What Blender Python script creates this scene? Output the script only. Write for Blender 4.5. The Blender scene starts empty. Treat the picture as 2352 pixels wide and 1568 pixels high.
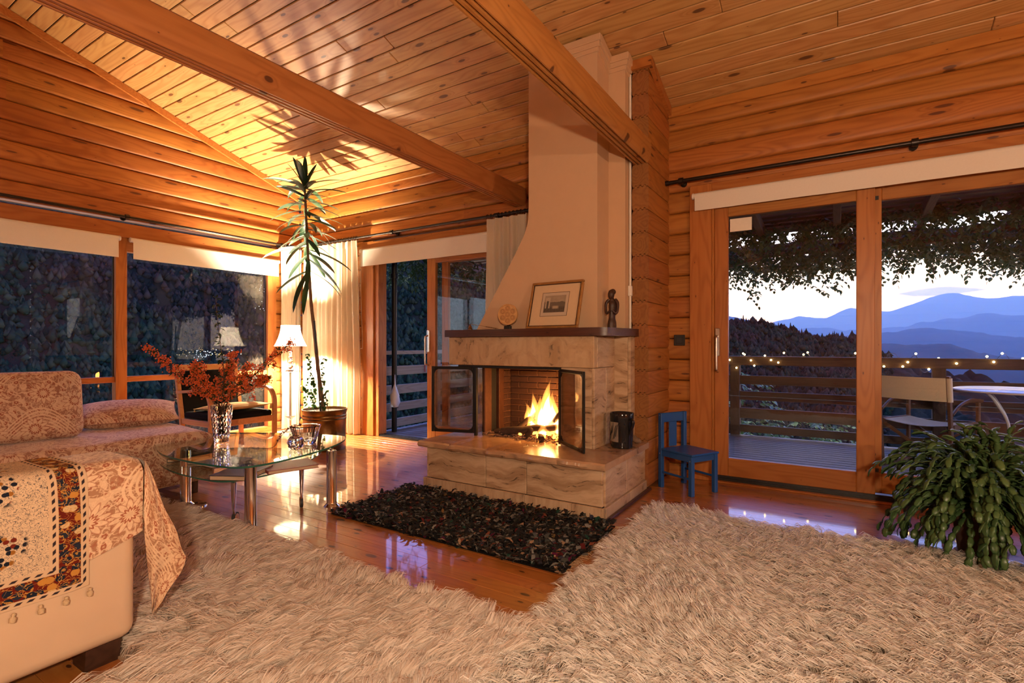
import bpy, math, random
import numpy as np
from mathutils import Vector, Matrix, noise
random.seed(7); rng = np.random.default_rng(7)
sc = bpy.context.scene
COL = sc.collection
PI = math.pi
# ------------------------------------------------------------------ camera
CAM_H = 1.10; YAW = math.radians(32.2); FPX = 1190.0
cam_d = bpy.data.cameras.new('camera'); cam = bpy.data.objects.new('camera', cam_d); COL.objects.link(cam)
cam.location = (0, 0, CAM_H); cam.rotation_euler = (PI/2, 0, YAW)
cam_d.sensor_width = 36; cam_d.lens = FPX/2352*36; cam_d.shift_y = 8/2352
cam_d.clip_start = 0.05; cam_d.clip_end = 20000
sc.camera = cam
# ------------------------------------------------------------------ colour management, cycles
vs = sc.view_settings
vs.view_transform = 'Standard'; vs.look = 'None'; vs.gamma = 1; vs.use_curve_mapping = False
vs.exposure = 0.08
cy = sc.cycles
cy.max_bounces = 7; cy.diffuse_bounces = 3; cy.glossy_bounces = 3; cy.transmission_bounces = 6
cy.transparent_max_bounces = 24; cy.volume_bounces = 1
cy.caustics_reflective = False; cy.caustics_refractive = False
cy.sample_clamp_indirect = 30; cy.sample_clamp_direct = 0
cy.use_denoising = True; cy.use_adaptive_sampling = True; cy.adaptive_threshold = 0.10; cy.adaptive_min_samples = 16
# ------------------------------------------------------------------ node helper
class NT:
    def __init__(s, name, world=False):
        if world:
            s.m = bpy.data.worlds.new(name)
        else:
            s.m = bpy.data.materials.new(name)
        s.m.use_nodes = True
        s.t = s.m.node_tree; s.t.nodes.clear()
        s.out = s.t.nodes.new('ShaderNodeOutputWorld' if world else 'ShaderNodeOutputMaterial')
    def put(s, sock, v):
        if isinstance(v, bpy.types.NodeSocket): s.t.links.new(v, sock)
        else:
            if isinstance(v, (tuple, list)) and len(v) == 3 and sock.type == 'RGBA': v = (*v, 1)
            sock.default_value = v
    def n(s, typ, ins=None, **props):
        nd = s.t.nodes.new('ShaderNode' + typ)
        for k, v in props.items(): setattr(nd, k, v)
        for k, v in (ins or {}).items(): s.put(nd.inputs[k], v)
        return nd
    def ma(s, op, a, b=0.0, c=None, clamp=False):
        nd = s.n('Math', {0: a, 1: b}, operation=op, use_clamp=clamp)
        if c is not None: s.put(nd.inputs[2], c)
        return nd.outputs[0]
    def mix(s, f, a, b, mode='MIX'):
        nd = s.n('Mix', data_type='RGBA', blend_type=mode, clamp_factor=True)
        s.put(nd.inputs[0], f); s.put(nd.inputs[6], a); s.put(nd.inputs[7], b)
        return nd.outputs[2]
    def ramp(s, f, stops, interp='LINEAR'):
        nd = s.n('ValToRGB', {0: f}); r = nd.color_ramp; r.interpolation = interp
        while len(r.elements) < len(stops): r.elements.new(0.5)
        for e, (p, c) in zip(r.elements, stops):
            e.position = p
            e.color = (c, c, c, 1) if not isinstance(c, (tuple, list)) else (*c, 1)
        return nd.outputs[0]
    def step(s, v, a, b):          # smooth 0..1 from a to b
        return s.n('MapRange', {0: v, 1: a, 2: b, 3: 0.0, 4: 1.0}, interpolation_type='SMOOTHSTEP', clamp=True).outputs[0]
    def xyz(s, v):
        nd = s.n('SeparateXYZ', {0: v}); return nd.outputs
    def vec(s, x, y, z=0.0):
        return s.n('CombineXYZ', {0: x, 1: y, 2: z}).outputs[0]
    def vm(s, op, a, b=(0, 0, 0)):
        return s.n('VectorMath', {0: a, 1: b}, operation=op).outputs[0]
    def noise(s, v, scale=5, detail=3, rough=0.5, dist=0.0):
        return s.n('TexNoise', {'Vector': v, 'Scale': scale, 'Detail': detail, 'Roughness': rough, 'Distortion': dist})
    def bump(s, h, strength=0.3, dist=0.01):
        return s.n('Bump', {'Height': h, 'Strength': strength, 'Distance': dist}).outputs[0]
    def pr(s, color, rough=0.5, bump=None, **kw):
        ins = {'Base Color': color, 'Roughness': rough}
        if bump is not None: ins['Normal'] = bump
        ins.update(kw)
        b = s.n('BsdfPrincipled', ins)
        s.t.links.new(b.outputs[0], s.out.inputs[0]); return s.m
    def surf(s, sh): s.t.links.new(sh, s.out.inputs[0]); return s.m
# ------------------------------------------------------------------ sky: dusk, brightest low over the valley
W = NT('dusk_sky', world=True); sc.world = W.m
_g = W.n('TexCoord').outputs['Generated']
_x, _y, _z = W.xyz(_g)[:3]
_el = W.ma('ARCSINE', _z)
_grad = W.ramp(W.ma('MULTIPLY', _el, 1/1.5708), [(0.0, (1.30, 1.34, 1.45)), (0.08, (1.35, 1.50, 1.90)), (0.16, (0.58, 0.76, 1.90)), (0.26, (0.28, 0.41, 1.70)), (0.45, (0.20, 0.32, 0.92)), (1.0, (0.12, 0.20, 0.55))])
_az = W.ma('ADD', W.ma('MULTIPLY', _y, 0.42), 0.58, clamp=True)
_cl = W.noise(W.vec(W.ma('MULTIPLY', _x, 9.0), W.ma('MULTIPLY', _y, 2.0), W.ma('MULTIPLY', _z, 60.0)), 1.6, 4, 0.55).outputs[0]
_ta = W.ma('DIVIDE', _x, W.ma('MAXIMUM', _y, 0.05))
_band = W.ma('ADD', W.ma('ABSOLUTE', W.ma('DIVIDE', W.ma('SUBTRACT', _el, 0.079), 0.0085)), W.ma('POWER', W.ma('ABSOLUTE', W.ma('DIVIDE', W.ma('SUBTRACT', _ta, 0.128), 0.062)), 2.0))
_clm = W.step(W.ma('ADD', _band, W.ma('MULTIPLY', _cl, 1.1)), 1.55, 1.1)
_sky = W.mix(W.ma('MULTIPLY', _clm, 0.85), W.vm('MULTIPLY', _grad, W.vec(_az, _az, _az)), (0.085, 0.16, 0.36))
_bg = W.n('Background', {'Color': _sky, 'Strength': 3.3})
W.t.links.new(_bg.outputs[0], W.out.inputs[0])
# ------------------------------------------------------------------ mesh helpers
def catmull(P, n, closed=False):
    P = [Vector(p) for p in P]; out = []; N = len(P)
    rngi = range(N if closed else N-1)
    for i in rngi:
        p0 = P[(i-1) % N] if closed or i > 0 else P[0]*2-P[1]
        p1 = P[i]; p2 = P[(i+1) % N]
        p3 = P[(i+2) % N] if closed or i+2 < N else P[-1]*2-P[-2]
        for k in range(n):
            t = k/n
            out.append(0.5*((2*p1)+(p2-p0)*t+(2*p0-5*p1+4*p2-p3)*t*t+(3*p1-p0-3*p2+p3)*t**3))
    if not closed: out.append(P[-1])
    return out
class MB:
    def __init__(s): s.v = []; s.f = []; s.mi = []; s.uv = {}; s.cm = 0
    def add(s, vs, fs, uvs=None):
        o = len(s.v); s.v.extend([tuple(q) for q in vs])
        for k, f in enumerate(fs):
            if uvs is not None: s.uv[len(s.f)] = [uvs[i] for i in f]
            s.f.append(tuple(i+o for i in f)); s.mi.append(s.cm)
        return s
    def box(s, x0, x1, y0, y1, z0, z1, c=0.0, M=None):
        if c <= 0:
            V = [(x, y, z) for x in (x0, x1) for y in (y0, y1) for z in (z0, z1)]
            F = [(0, 1, 3, 2), (4, 6, 7, 5), (0, 4, 5, 1), (2, 3, 7, 6), (0, 2, 6, 4), (1, 5, 7, 3)]
        else:
            V = []; key = {}
            for i, (x, sx) in enumerate(((x0, 1), (x1, -1))):
                for j, (y, sy) in enumerate(((y0, 1), (y1, -1))):
                    for k, (z, sz) in enumerate(((z0, 1), (z1, -1))):
                        for a, p in enumerate(((x, y+sy*c, z+sz*c), (x+sx*c, y, z+sz*c), (x+sx*c, y+sy*c, z))):
                            key[i, j, k, a] = len(V); V.append(p)
            F = []; K = key
            for i in (0, 1):
                F.append([K[i, 0, 0, 0], K[i, 0, 1, 0], K[i, 1, 1, 0], K[i, 1, 0, 0]])
                F.append([K[0, i, 0, 1], K[1, i, 0, 1], K[1, i, 1, 1], K[0, i, 1, 1]])
                F.append([K[0, 0, i, 2], K[0, 1, i, 2], K[1, 1, i, 2], K[1, 0, i, 2]])
                for j in (0, 1):
                    F.append([K[i, j, 0, 0], K[i, j, 1, 0], K[i, j, 1, 1], K[i, j, 0, 1]])
                    F.append([K[i, 0, j, 0], K[i, 1, j, 0], K[i, 1, j, 2], K[i, 0, j, 2]])
                    F.append([K[0, i, j, 1], K[1, i, j, 1], K[1, i, j, 2], K[0, i, j, 2]])
                    for k in (0, 1): F.append([K[i, j, k, 0], K[i, j, k, 1], K[i, j, k, 2]])
            ce = Vector(((x0+x1)/2, (y0+y1)/2, (z0+z1)/2))
            for q, f in enumerate(F):
                a, b, d = (Vector(V[f[0]]), Vector(V[f[1]]), Vector(V[f[2]]))
                if (b-a).cross(d-a).dot(sum((Vector(V[i]) for i in f), Vector())/len(f)-ce) < 0: F[q] = f[::-1]
        if M is not None: V = [M @ Vector(p) for p in V]
        return s.add(V, F)
    def prism(s, poly, a0, a1, axis='y', cap=True):
        """polygon (p,q) extruded along axis. y: (x,z); x: (y,z); z: (x,y)"""
        def mk(p, a):
            return (p[0], a, p[1]) if axis == 'y' else ((a, p[0], p[1]) if axis == 'x' else (p[0], p[1], a))
        n = len(poly)
        ar = sum(poly[i][0]*poly[(i+1) % n][1]-poly[(i+1) % n][0]*poly[i][1] for i in range(n))
        if (ar < 0) != (axis == 'y'): poly = poly[::-1]
        V = [mk(p, a0) for p in poly]+[mk(p, a1) for p in poly]
        F = [(i, (i+1) % n, n+(i+1) % n, n+i) for i in range(n)]
        if cap: F += [tuple(range(n))[::-1], tuple(range(n, 2*n))]
        return s.add(V, F)
    def tube(s, path, rad, n=8, cap=True, flat=1.0):
        P = [Vector(p) for p in path]; m = len(P)
        R = rad if isinstance(rad, (list, tuple)) else [rad]*m
        V = []; t0 = (P[1]-P[0]).normalized()
        u = t0.orthogonal().normalized()
        for i in range(m):
            t = (P[min(i+1, m-1)]-P[max(i-1, 0)])
            t = t.normalized() if t.length > 1e-9 else t0
            u = (u-t*u.dot(t)); u = u.normalized() if u.length > 1e-6 else t.orthogonal().normalized()
            w = t.cross(u)
            for k in range(n):
                a = 2*PI*k/n
                V.append(P[i]+u*(math.cos(a)*R[i])+w*(math.sin(a)*R[i]*flat))
        F = [(i*n+k, i*n+(k+1) % n, (i+1)*n+(k+1) % n, (i+1)*n+k) for i in range(m-1) for k in range(n)]
        if cap: F += [tuple(range(n))[::-1], tuple(range((m-1)*n, m*n))]
        return s.add(V, F)
    def cyl(s, p0, p1, r, n=12, r2=None): return s.tube([p0, p1], [r, r if r2 is None else r2], n)
    def lathe(s, prof, n=24, o=(0, 0, 0), fn=None):
        V = []; m = len(prof)
        for (r, z) in prof:
            for k in range(n):
                a = 2*PI*k/n; rr = r*(fn(a, z) if fn else 1)
                V.append((o[0]+rr*math.cos(a), o[1]+rr*math.sin(a), o[2]+z))
        F = [(i*n+k, i*n+(k+1) % n, (i+1)*n+(k+1) % n, (i+1)*n+k) for i in range(m-1) for k in range(n)]
        if prof[0][0] > 1e-6: F.append(tuple(range(n))[::-1])
        if prof[-1][0] > 1e-6: F.append(tuple(range((m-1)*n, m*n)))
        return s.add(V, F)
    def grid(s, fn, nu, nv, uvfn=None):
        V = []; UV = []
        for j in range(nv+1):
            for i in range(nu+1):
                V.append(fn(i/nu, j/nv)); UV.append(uvfn(i/nu, j/nv) if uvfn else (i/nu, j/nv))
        F = [(j*(nu+1)+i, j*(nu+1)+i+1, (j+1)*(nu+1)+i+1, (j+1)*(nu+1)+i) for j in range(nv) for i in range(nu)]
        return s.add(V, F, UV)
    def ball(s, c, r, n=8, m=6, sc3=(1, 1, 1)):
        V = []
        for j in range(m+1):
            th = PI*j/m
            for k in range(n):
                a = 2*PI*k/n
                V.append((c[0]+r*sc3[0]*math.sin(th)*math.cos(a), c[1]+r*sc3[1]*math.sin(th)*math.sin(a), c[2]-r*sc3[2]*math.cos(th)))
        return s.add(V, [(j*n+k, j*n+(k+1) % n, (j+1)*n+(k+1) % n, (j+1)*n+k) for j in range(m) for k in range(n)])
    def mesh(s, name, mats, smooth=None):
        me = bpy.data.meshes.new(name); me.from_pydata(s.v, [], s.f)
        for m in (mats if isinstance(mats, (list, tuple)) else [mats]): me.materials.append(m)
        if any(s.mi): me.polygons.foreach_set('material_index', s.mi)
        if s.uv:
            ul = me.uv_layers.new(name='UVMap').data
            for fi, uv in s.uv.items():
                p = me.polygons[fi]
                for k, li in enumerate(p.loop_indices): ul[li].uv = uv[k]
        if smooth:
            me.polygons.foreach_set('use_smooth', [True]*len(me.polygons))
            if smooth < 180: me.set_sharp_from_angle(angle=math.radians(smooth))
        me.update(); return me
    def build(s, name, mats, parent=None, smooth=None, world=True, loc=None, rot=None):
        if parent is not None and world and loc is None:
            M = (Matrix.Translation(parent.location) @ parent.rotation_euler.to_matrix().to_4x4()).inverted()
            s.v = [tuple(M @ Vector(p)) for p in s.v]
        return obj(name, s.mesh(name, mats, smooth), parent, loc, rot)
def obj(name, me, parent=None, loc=None, rot=None):
    o = bpy.data.objects.new(name, me); COL.objects.link(o); o.parent = parent
    if loc is not None: o.location = loc
    if rot is not None: o.rotation_euler = rot
    return o
def tag(o, label=None, cat=None, group=None, kind=None):
    if label: o['label'] = label
    if cat: o['category'] = cat
    if group: o['group'] = group
    if kind: o['kind'] = kind
    return o
def thing(name, label, cat, loc=(0, 0, 0), rz=0.0, group=None, kind=None):
    o = obj(name, None, None, loc, (0, 0, rz)); return tag(o, label, cat, group, kind)
def boxuv(me, sc=1.0, off=(0, 0)):
    ul = me.uv_layers[0].data if me.uv_layers else me.uv_layers.new(name='UVMap').data
    for p in me.polygons:
        n = p.normal
        ax = max(range(3), key=lambda i: abs(n[i]))
        for li in p.loop_indices:
            c = me.vertices[me.loops[li].vertex_index].co
            if ax == 2: u = (c.y, -c.x)
            elif ax == 0: u = (c.y, c.z)
            else: u = (c.x, c.z)
            ul[li].uv = (u[0]*sc+off[0], u[1]*sc+off[1])
import bmesh
def softbox(name, dx, dy, dz, r, seg, mat, puff=0.0, sub=6):
    bm = bmesh.new(); bmesh.ops.create_cube(bm, size=1)
    for v in bm.verts: v.co = Vector((v.co.x*dx, v.co.y*dy, v.co.z*dz))
    bmesh.ops.bevel(bm, geom=list(bm.edges), offset=r, segments=seg, profile=0.5, affect='EDGES')
    if puff:
        bmesh.ops.subdivide_edges(bm, edges=[e for e in bm.edges if e.calc_length() > max(dx, dy)*0.35], cuts=sub, use_grid_fill=True)
        for v in bm.verts:
            a = max(0, 1-abs(v.co.x/dx*2)**2)*max(0, 1-abs(v.co.y/dy*2)**2)
            v.co.z += math.copysign(puff*a, v.co.z)
    bm.normal_update()
    me = bpy.data.meshes.new(name); bm.to_mesh(me); bm.free()
    me.materials.append(mat); me.polygons.foreach_set('use_smooth', [True]*len(me.polygons))
    boxuv(me); return me
def big_mesh(name, V, quads=None, tris=None, mat=None, col=None, smooth=False):
    """vectorised mesh from numpy arrays; col: per-face colours"""
    me = bpy.data.meshes.new(name)
    nq = 0 if quads is None else len(quads); nt = 0 if tris is None else len(tris)
    me.vertices.add(len(V)); me.vertices.foreach_set('co', V.astype(np.float32).ravel())
    li = np.concatenate([q.ravel() for q in (quads, tris) if q is not None]).astype(np.int32)
    me.loops.add(len(li)); me.loops.foreach_set('vertex_index', li)
    ls = np.concatenate([np.arange(nq)*4, nq*4+np.arange(nt)*3]).astype(np.int32)
    me.polygons.add(nq+nt); me.polygons.foreach_set('loop_start', ls)
    if smooth: me.polygons.foreach_set('use_smooth', np.ones(nq+nt, dtype=bool))
    if col is not None:
        a = me.attributes.new('tint', 'FLOAT_COLOR', 'FACE')
        a.data.foreach_set('color', np.c_[col, np.ones(len(col))].astype(np.float32).ravel())
    me.update(calc_edges=True); me.validate()
    if mat: me.materials.append(mat)
    return me
# ------------------------------------------------------------------ materials
def pine(name, light, dark, knot=(0.10, 0.03, 0.01), rough=0.42, kx=3.0, ky=8.0, kmax=0.13, var=0.16, spec=0.35, coat=0.0, coatr=0.1, bumps=0.12, sat=1.0):
    T = NT(name)
    co = T.n('TexCoord').outputs['Object']; r = T.n('ObjectInfo').outputs['Random']
    off = T.vec(T.ma('MULTIPLY', r, 61.0), T.ma('MULTIPLY', r, 23.0), T.ma('MULTIPLY', r, 37.0))
    p = T.vm('ADD', co, off); x, y, z = T.xyz(p)[:3]
    yz = T.ma('ADD', y, z)
    fine = T.noise(T.vec(T.ma('MULTIPLY', x, 1.5), T.ma('MULTIPLY', y, 60.0), T.ma('MULTIPLY', z, 60.0)), 1.0, 1, 0.6).outputs[0]
    low = T.noise(T.vec(T.ma('MULTIPLY', x, 0.9), T.ma('MULTIPLY', y, 7.0), T.ma('MULTIPLY', z, 7.0)), 1.0, 1, 0.5, 0.0).outputs[0]
    vor = T.n('TexVoronoi', {'Vector': T.vec(T.ma('MULTIPLY', x, kx), T.ma('MULTIPLY', yz, ky)), 'Scale': 1.0, 'Randomness': 0.9}, voronoi_dimensions='2D')
    d = vor.outputs['Distance']; cr = T.xyz(vor.outputs['Color'])[0]
    rad = T.ma('MULTIPLY', T.ma('POWER', cr, 2.0), kmax)
    kd = T.ma('DIVIDE', d, T.ma('ADD', rad, 0.012))
    km = T.step(kd, 1.15, 0.75)
    halo = T.step(kd, 3.0, 1.0)
    ringarg = T.ma('ADD', T.ma('MULTIPLY', low, 70.0), T.ma('MULTIPLY', T.ma('MULTIPLY', halo, T.step(rad, 0.02, 0.1)), 10.0))
    ring = T.ma('MULTIPLY', T.ma('ADD', T.ma('SINE', ringarg), 1.0), 0.5)
    g = T.ma('ADD', T.ma('MULTIPLY', T.ma('POWER', ring, 2.0), 0.42), T.ma('MULTIPLY', fine, 0.5))
    c = T.mix(g, light, dark)
    c = T.mix(T.ma('MULTIPLY', halo, 0.35), c, dark)
    c = T.mix(T.ma('MULTIPLY', km, 0.88), c, knot)
    hue = T.n('HueSaturation', {'Hue': T.ma('ADD', 0.494, T.ma('MULTIPLY', r, 0.012)), 'Saturation': sat, 'Value': T.ma('ADD', 1-var*0.6, T.ma('MULTIPLY', T.ma('FRACT', T.ma('MULTIPLY', r, 7.7)), var)), 'Color': c}).outputs[0]
    b = T.bump(fine, bumps, 0.004) if bumps else None
    return T.pr(hue, T.ma('ADD', rough, T.ma('MULTIPLY', fine, 0.12)), b, **{'Specular IOR Level': spec, 'Coat Weight': coat, 'Coat Roughness': coatr})
M = {}
M['wall'] = pine('pine_log', (0.47, 0.178, 0.038), (0.28, 0.088, 0.016), kx=1.7, kmax=0.11, bumps=0)
M['ceil'] = pine('pine_ceiling', (0.62, 0.35, 0.135), (0.42, 0.19, 0.055), (0.11, 0.045, 0.02), kmax=0.11, var=0.13, rough=0.34, kx=2.2, ky=6.5, bumps=0, spec=0.5)
M['beam'] = pine('pine_beam', (0.52, 0.21, 0.058), (0.36, 0.125, 0.03), (0.09, 0.03, 0.012), kmax=0.10, ky=6, rough=0.36)
M['trim'] = pine('pine_trim', (0.52, 0.20, 0.045), (0.36, 0.11, 0.02), kmax=0.05, bumps=0)
M['frame'] = pine('fir_frame', (0.48, 0.185, 0.045), (0.33, 0.105, 0.02), kmax=0.02, bumps=0, rough=0.33)
M['floor'] = pine('pine_floor', (0.50, 0.185, 0.04), (0.33, 0.095, 0.018), (0.04, 0.012, 0.006), rough=0.30, kx=4.2, ky=10, kmax=0.16, var=0.22, spec=0.5, coat=0.8, coatr=0.045, bumps=0.03)
M['logend'] = pine('pine_endgrain', (0.33, 0.13, 0.035), (0.21, 0.075, 0.02), kmax=0.05, rough=0.6)
M['deck'] = pine('deck_grey', (0.24, 0.21, 0.195), (0.09, 0.075, 0.07), (0.05, 0.04, 0.04), rough=0.42, kmax=0.05)
M['rail'] = pine('rail_wood', (0.095, 0.06, 0.045), (0.06, 0.036, 0.026), rough=0.6, kmax=0.05)
M['rail_lit'] = pine('rail_wood_lit', (0.34, 0.29, 0.26), (0.22, 0.18, 0.16), rough=0.6, kmax=0.05)  # paler copy of the rail wood, the light on it put into the colour
M['mantel'] = pine('mantel_wood', (0.085, 0.028, 0.014), (0.05, 0.016, 0.009), (0.03, 0.01, 0.006), rough=0.28, kmax=0.03)
M['chairwood'] = pine('beech', (0.62, 0.30, 0.11), (0.50, 0.21, 0.07), kmax=0.0, rough=0.35)
M['darkwood'] = pine('dark_wood', (0.07, 0.03, 0.018), (0.035, 0.016, 0.01), rough=0.35, kmax=0.0)
M['dirchair'] = pine('teak', (0.17, 0.08, 0.045), (0.10, 0.045, 0.025), rough=0.5, kmax=0.0)
M['under'] = NT('dark_underlay').pr((0.03, 0.015, 0.008), 0.9)
def plain(name, col, rough=0.5, metal=0.0, nz=0.0, scale=40, bump=0.0, spec=0.5, **kw):
    T = NT(name); co = T.n('TexCoord').outputs['Object']
    nn = T.noise(co, scale, 3, 0.6).outputs[0]
    c = T.mix(nn, tuple(v*(1-nz) for v in col), tuple(min(1, v*(1+nz)) for v in col)) if nz else col
    b = T.bump(nn, bump, 0.003) if bump else None
    return T.pr(c, rough, b, Metallic=metal, **{'Specular IOR Level': spec}, **kw)
M['plaster'] = plain('plaster', (0.62, 0.405, 0.245), 0.75, nz=0.05, scale=9, bump=0.08, spec=0.2)
M['black'] = plain('black_metal', (0.02, 0.018, 0.017), 0.4, metal=0.6, nz=0.3)
M['rod'] = plain('dark_bronze', (0.05, 0.042, 0.038), 0.32, metal=0.9, nz=0.2)
M['plastic_black'] = plain('black_plastic', (0.018, 0.017, 0.017), 0.35, nz=0.2)
M['chrome'] = plain('chrome', (0.80, 0.79, 0.80), 0.08, metal=1.0, nz=0.03)
M['steel'] = plain('brushed_steel', (0.62, 0.58, 0.53), 0.28, metal=1.0, nz=0.1)
M['rubber'] = plain('rubber', (0.03, 0.028, 0.028), 0.6, nz=0.2)
M['white'] = plain('white_plastic', (0.80, 0.74, 0.66), 0.4, nz=0.03)
M['brass'] = plain('aged_brass', (0.20, 0.115, 0.045), 0.34, metal=1.0, nz=0.45, scale=22, bump=0.25)
M['brass_small'] = plain('old_brass', (0.35, 0.20, 0.09), 0.35, metal=1.0, nz=0.3)
M['soil'] = plain('soil', (0.03, 0.018, 0.01), 0.95, nz=0.5, scale=80, bump=1.0)
M['terracotta'] = plain('dark_clay', (0.09, 0.045, 0.03), 0.8, nz=0.2)
M['bluepaint'] = plain('blue_paint', (0.012, 0.075, 0.26), 0.33, nz=0.12, scale=14, bump=0.05)
M['blackcloth'] = plain('black_cloth', (0.008, 0.007, 0.007), 0.95, nz=0.4, scale=300, bump=0.3, spec=0.1)
M['canvas'] = plain('canvas', (0.70, 0.62, 0.48), 0.85, nz=0.1, scale=120, bump=0.2, spec=0.15)
M['tabletop_white'] = plain('white_enamel', (0.70, 0.72, 0.76), 0.22, nz=0.03)
M['paper'] = plain('paper', (0.78, 0.72, 0.62), 0.8, nz=0.06)
M['matboard'] = plain('mat_board', (0.66, 0.47, 0.28), 0.8, nz=0.05)
M['bookpaper'] = plain('book_pages', (0.62, 0.45, 0.30), 0.8, nz=0.12, scale=200)
M['redcloth'] = plain('red_ribbon', (0.35, 0.02, 0.02), 0.7, nz=0.1)
M['bag'] = plain('plastic_bag', (0.62, 0.66, 0.74), 0.35, nz=0.1, bump=0.5)
M['leather'] = plain('cream_leather', (0.66, 0.46, 0.30), 0.48, nz=0.07, scale=7, bump=0.06, spec=0.35)
def cloth(name, col, trans=0.35, nz=0.06, scale=90):
    T = NT(name); co = T.n('TexCoord').outputs['Object']
    nn = T.noise(co, scale, 2).outputs[0]
    c = T.mix(nn, tuple(v*(1-nz) for v in col), col)
    b = T.bump(nn, 0.12, 0.002)
    return T.surf(T.n('MixShader', {0: trans, 1: T.n('BsdfDiffuse', {'Color': c, 'Normal': b}).outputs[0], 2: T.n('BsdfTranslucent', {'Color': c}).outputs[0]}).outputs[0])
M['curtain'] = cloth('cream_curtain', (0.80, 0.69, 0.53), 0.30)
M['blind'] = cloth('cream_blind', (0.86, 0.80, 0.71), 0.15)
M['shade'] = cloth('lamp_shade', (0.90, 0.86, 0.78), 0.03)
M['cushion_beige'] = plain('beige_cushion', (0.60, 0.40, 0.18), 0.9, nz=0.22, scale=26, bump=0.3, spec=0.1)
def leafm(name, a, b, trans=0.25, rough=0.35, scale=9, spec=0.4):
    T = NT(name); co = T.n('TexCoord').outputs['Object']; r = T.n('ObjectInfo').outputs['Random']
    nn = T.noise(T.vm('ADD', co, T.vec(r, r, r)), scale, 2).outputs[0]
    f = T.ma('ADD', T.ma('MULTIPLY', nn, 0.7), T.ma('MULTIPLY', T.ma('SUBTRACT', r, 0.5), 0.5), clamp=True)
    c = T.mix(f, a, b)
    pb = T.n('BsdfPrincipled', {'Base Color': c, 'Roughness': rough, 'Specular IOR Level': spec})
    return T.surf(T.n('MixShader', {0: trans, 1: pb.outputs[0], 2: T.n('BsdfTranslucent', {'Color': c}).outputs[0]}).outputs[0])
M['dracaena'] = leafm('dracaena_leaf', (0.007, 0.028, 0.012), (0.03, 0.085, 0.03), 0.08)
M['ivy'] = leafm('ivy_leaf', (0.03, 0.09, 0.02), (0.09, 0.20, 0.04), 0.25)
M['cactus'] = leafm('cactus_leaf', (0.03, 0.075, 0.025), (0.15, 0.24, 0.08), 0.10, 0.33, 6)
M['vine'] = leafm('vine_leaf', (0.02, 0.05, 0.02), (0.06, 0.12, 0.05), 0.25, 0.6)
M['berryleaf'] = leafm('berry_leaf', (0.015, 0.03, 0.008), (0.05, 0.08, 0.02), 0.2)
M['berry'] = plain('orange_berry', (0.68, 0.10, 0.012), 0.35, nz=0.5, scale=60)
M['twig'] = plain('twig', (0.10, 0.05, 0.025), 0.8, nz=0.4, scale=50, bump=0.4)
M['bark'] = plain('bark', (0.22, 0.13, 0.07), 0.85, nz=0.45, scale=45, bump=0.6)
M['vinestem'] = plain('vine_stem', (0.07, 0.05, 0.045), 0.9, nz=0.4, scale=30, bump=0.5)
def glass(name, tint=(0.97, 0.98, 0.97), f0=0.045, boost=1.0, dirt=0.0):
    T = NT(name); ge = T.n('NewGeometry')
    dt = T.ma('ABSOLUTE', T.n('VectorMath', {0: ge.outputs['Normal'], 1: ge.outputs['Incoming']}, operation='DOT_PRODUCT').outputs['Value'])
    fr = T.ma('ADD', f0*boost, T.ma('MULTIPLY', T.ma('POWER', T.ma('SUBTRACT', 1.0, dt), 5.0), 1-f0*boost), clamp=True)
    gl = T.n('BsdfGlossy', {'Color': (1, 1, 1, 1), 'Roughness': 0.0})
    tr = T.n('BsdfTransparent', {'Color': (*tint, 1)})
    sh = T.n('MixShader', {0: fr, 1: tr.outputs[0], 2: gl.outputs[0]}).outputs[0]
    if dirt:
        co = T.n('TexCoord').outputs['Object']
        nn = T.ma('MULTIPLY', T.step(T.noise(co, 5, 4).outputs[0], 0.35, 0.8), dirt)
        sh = T.n('MixShader', {0: nn, 1: sh, 2: T.n('BsdfDiffuse', {'Color': (0.35, 0.25, 0.18, 1)}).outputs[0]}).outputs[0]
    return T.surf(sh)
M['pane'] = glass('window_glass', (0.97, 0.98, 0.98), 0.030)
M['tableglass'] = glass('table_glass', (0.86, 0.93, 0.90), 0.06)
M['fireglass'] = glass('stove_glass', (0.75, 0.66, 0.58), 0.06, dirt=0.35)
M['pedglass'] = glass('pedestal_glass', (0.95, 0.98, 0.965), 0.045)
M['glassedge'] = plain('glass_edge', (0.03, 0.12, 0.09), 0.1, nz=0.1)
T = NT('crystal'); T.n('BsdfGlass'); M['crystal'] = T.surf(T.n('BsdfGlass', {'Color': (0.97, 0.97, 1, 1), 'Roughness': 0.01, 'IOR': 1.5}).outputs[0])
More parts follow.
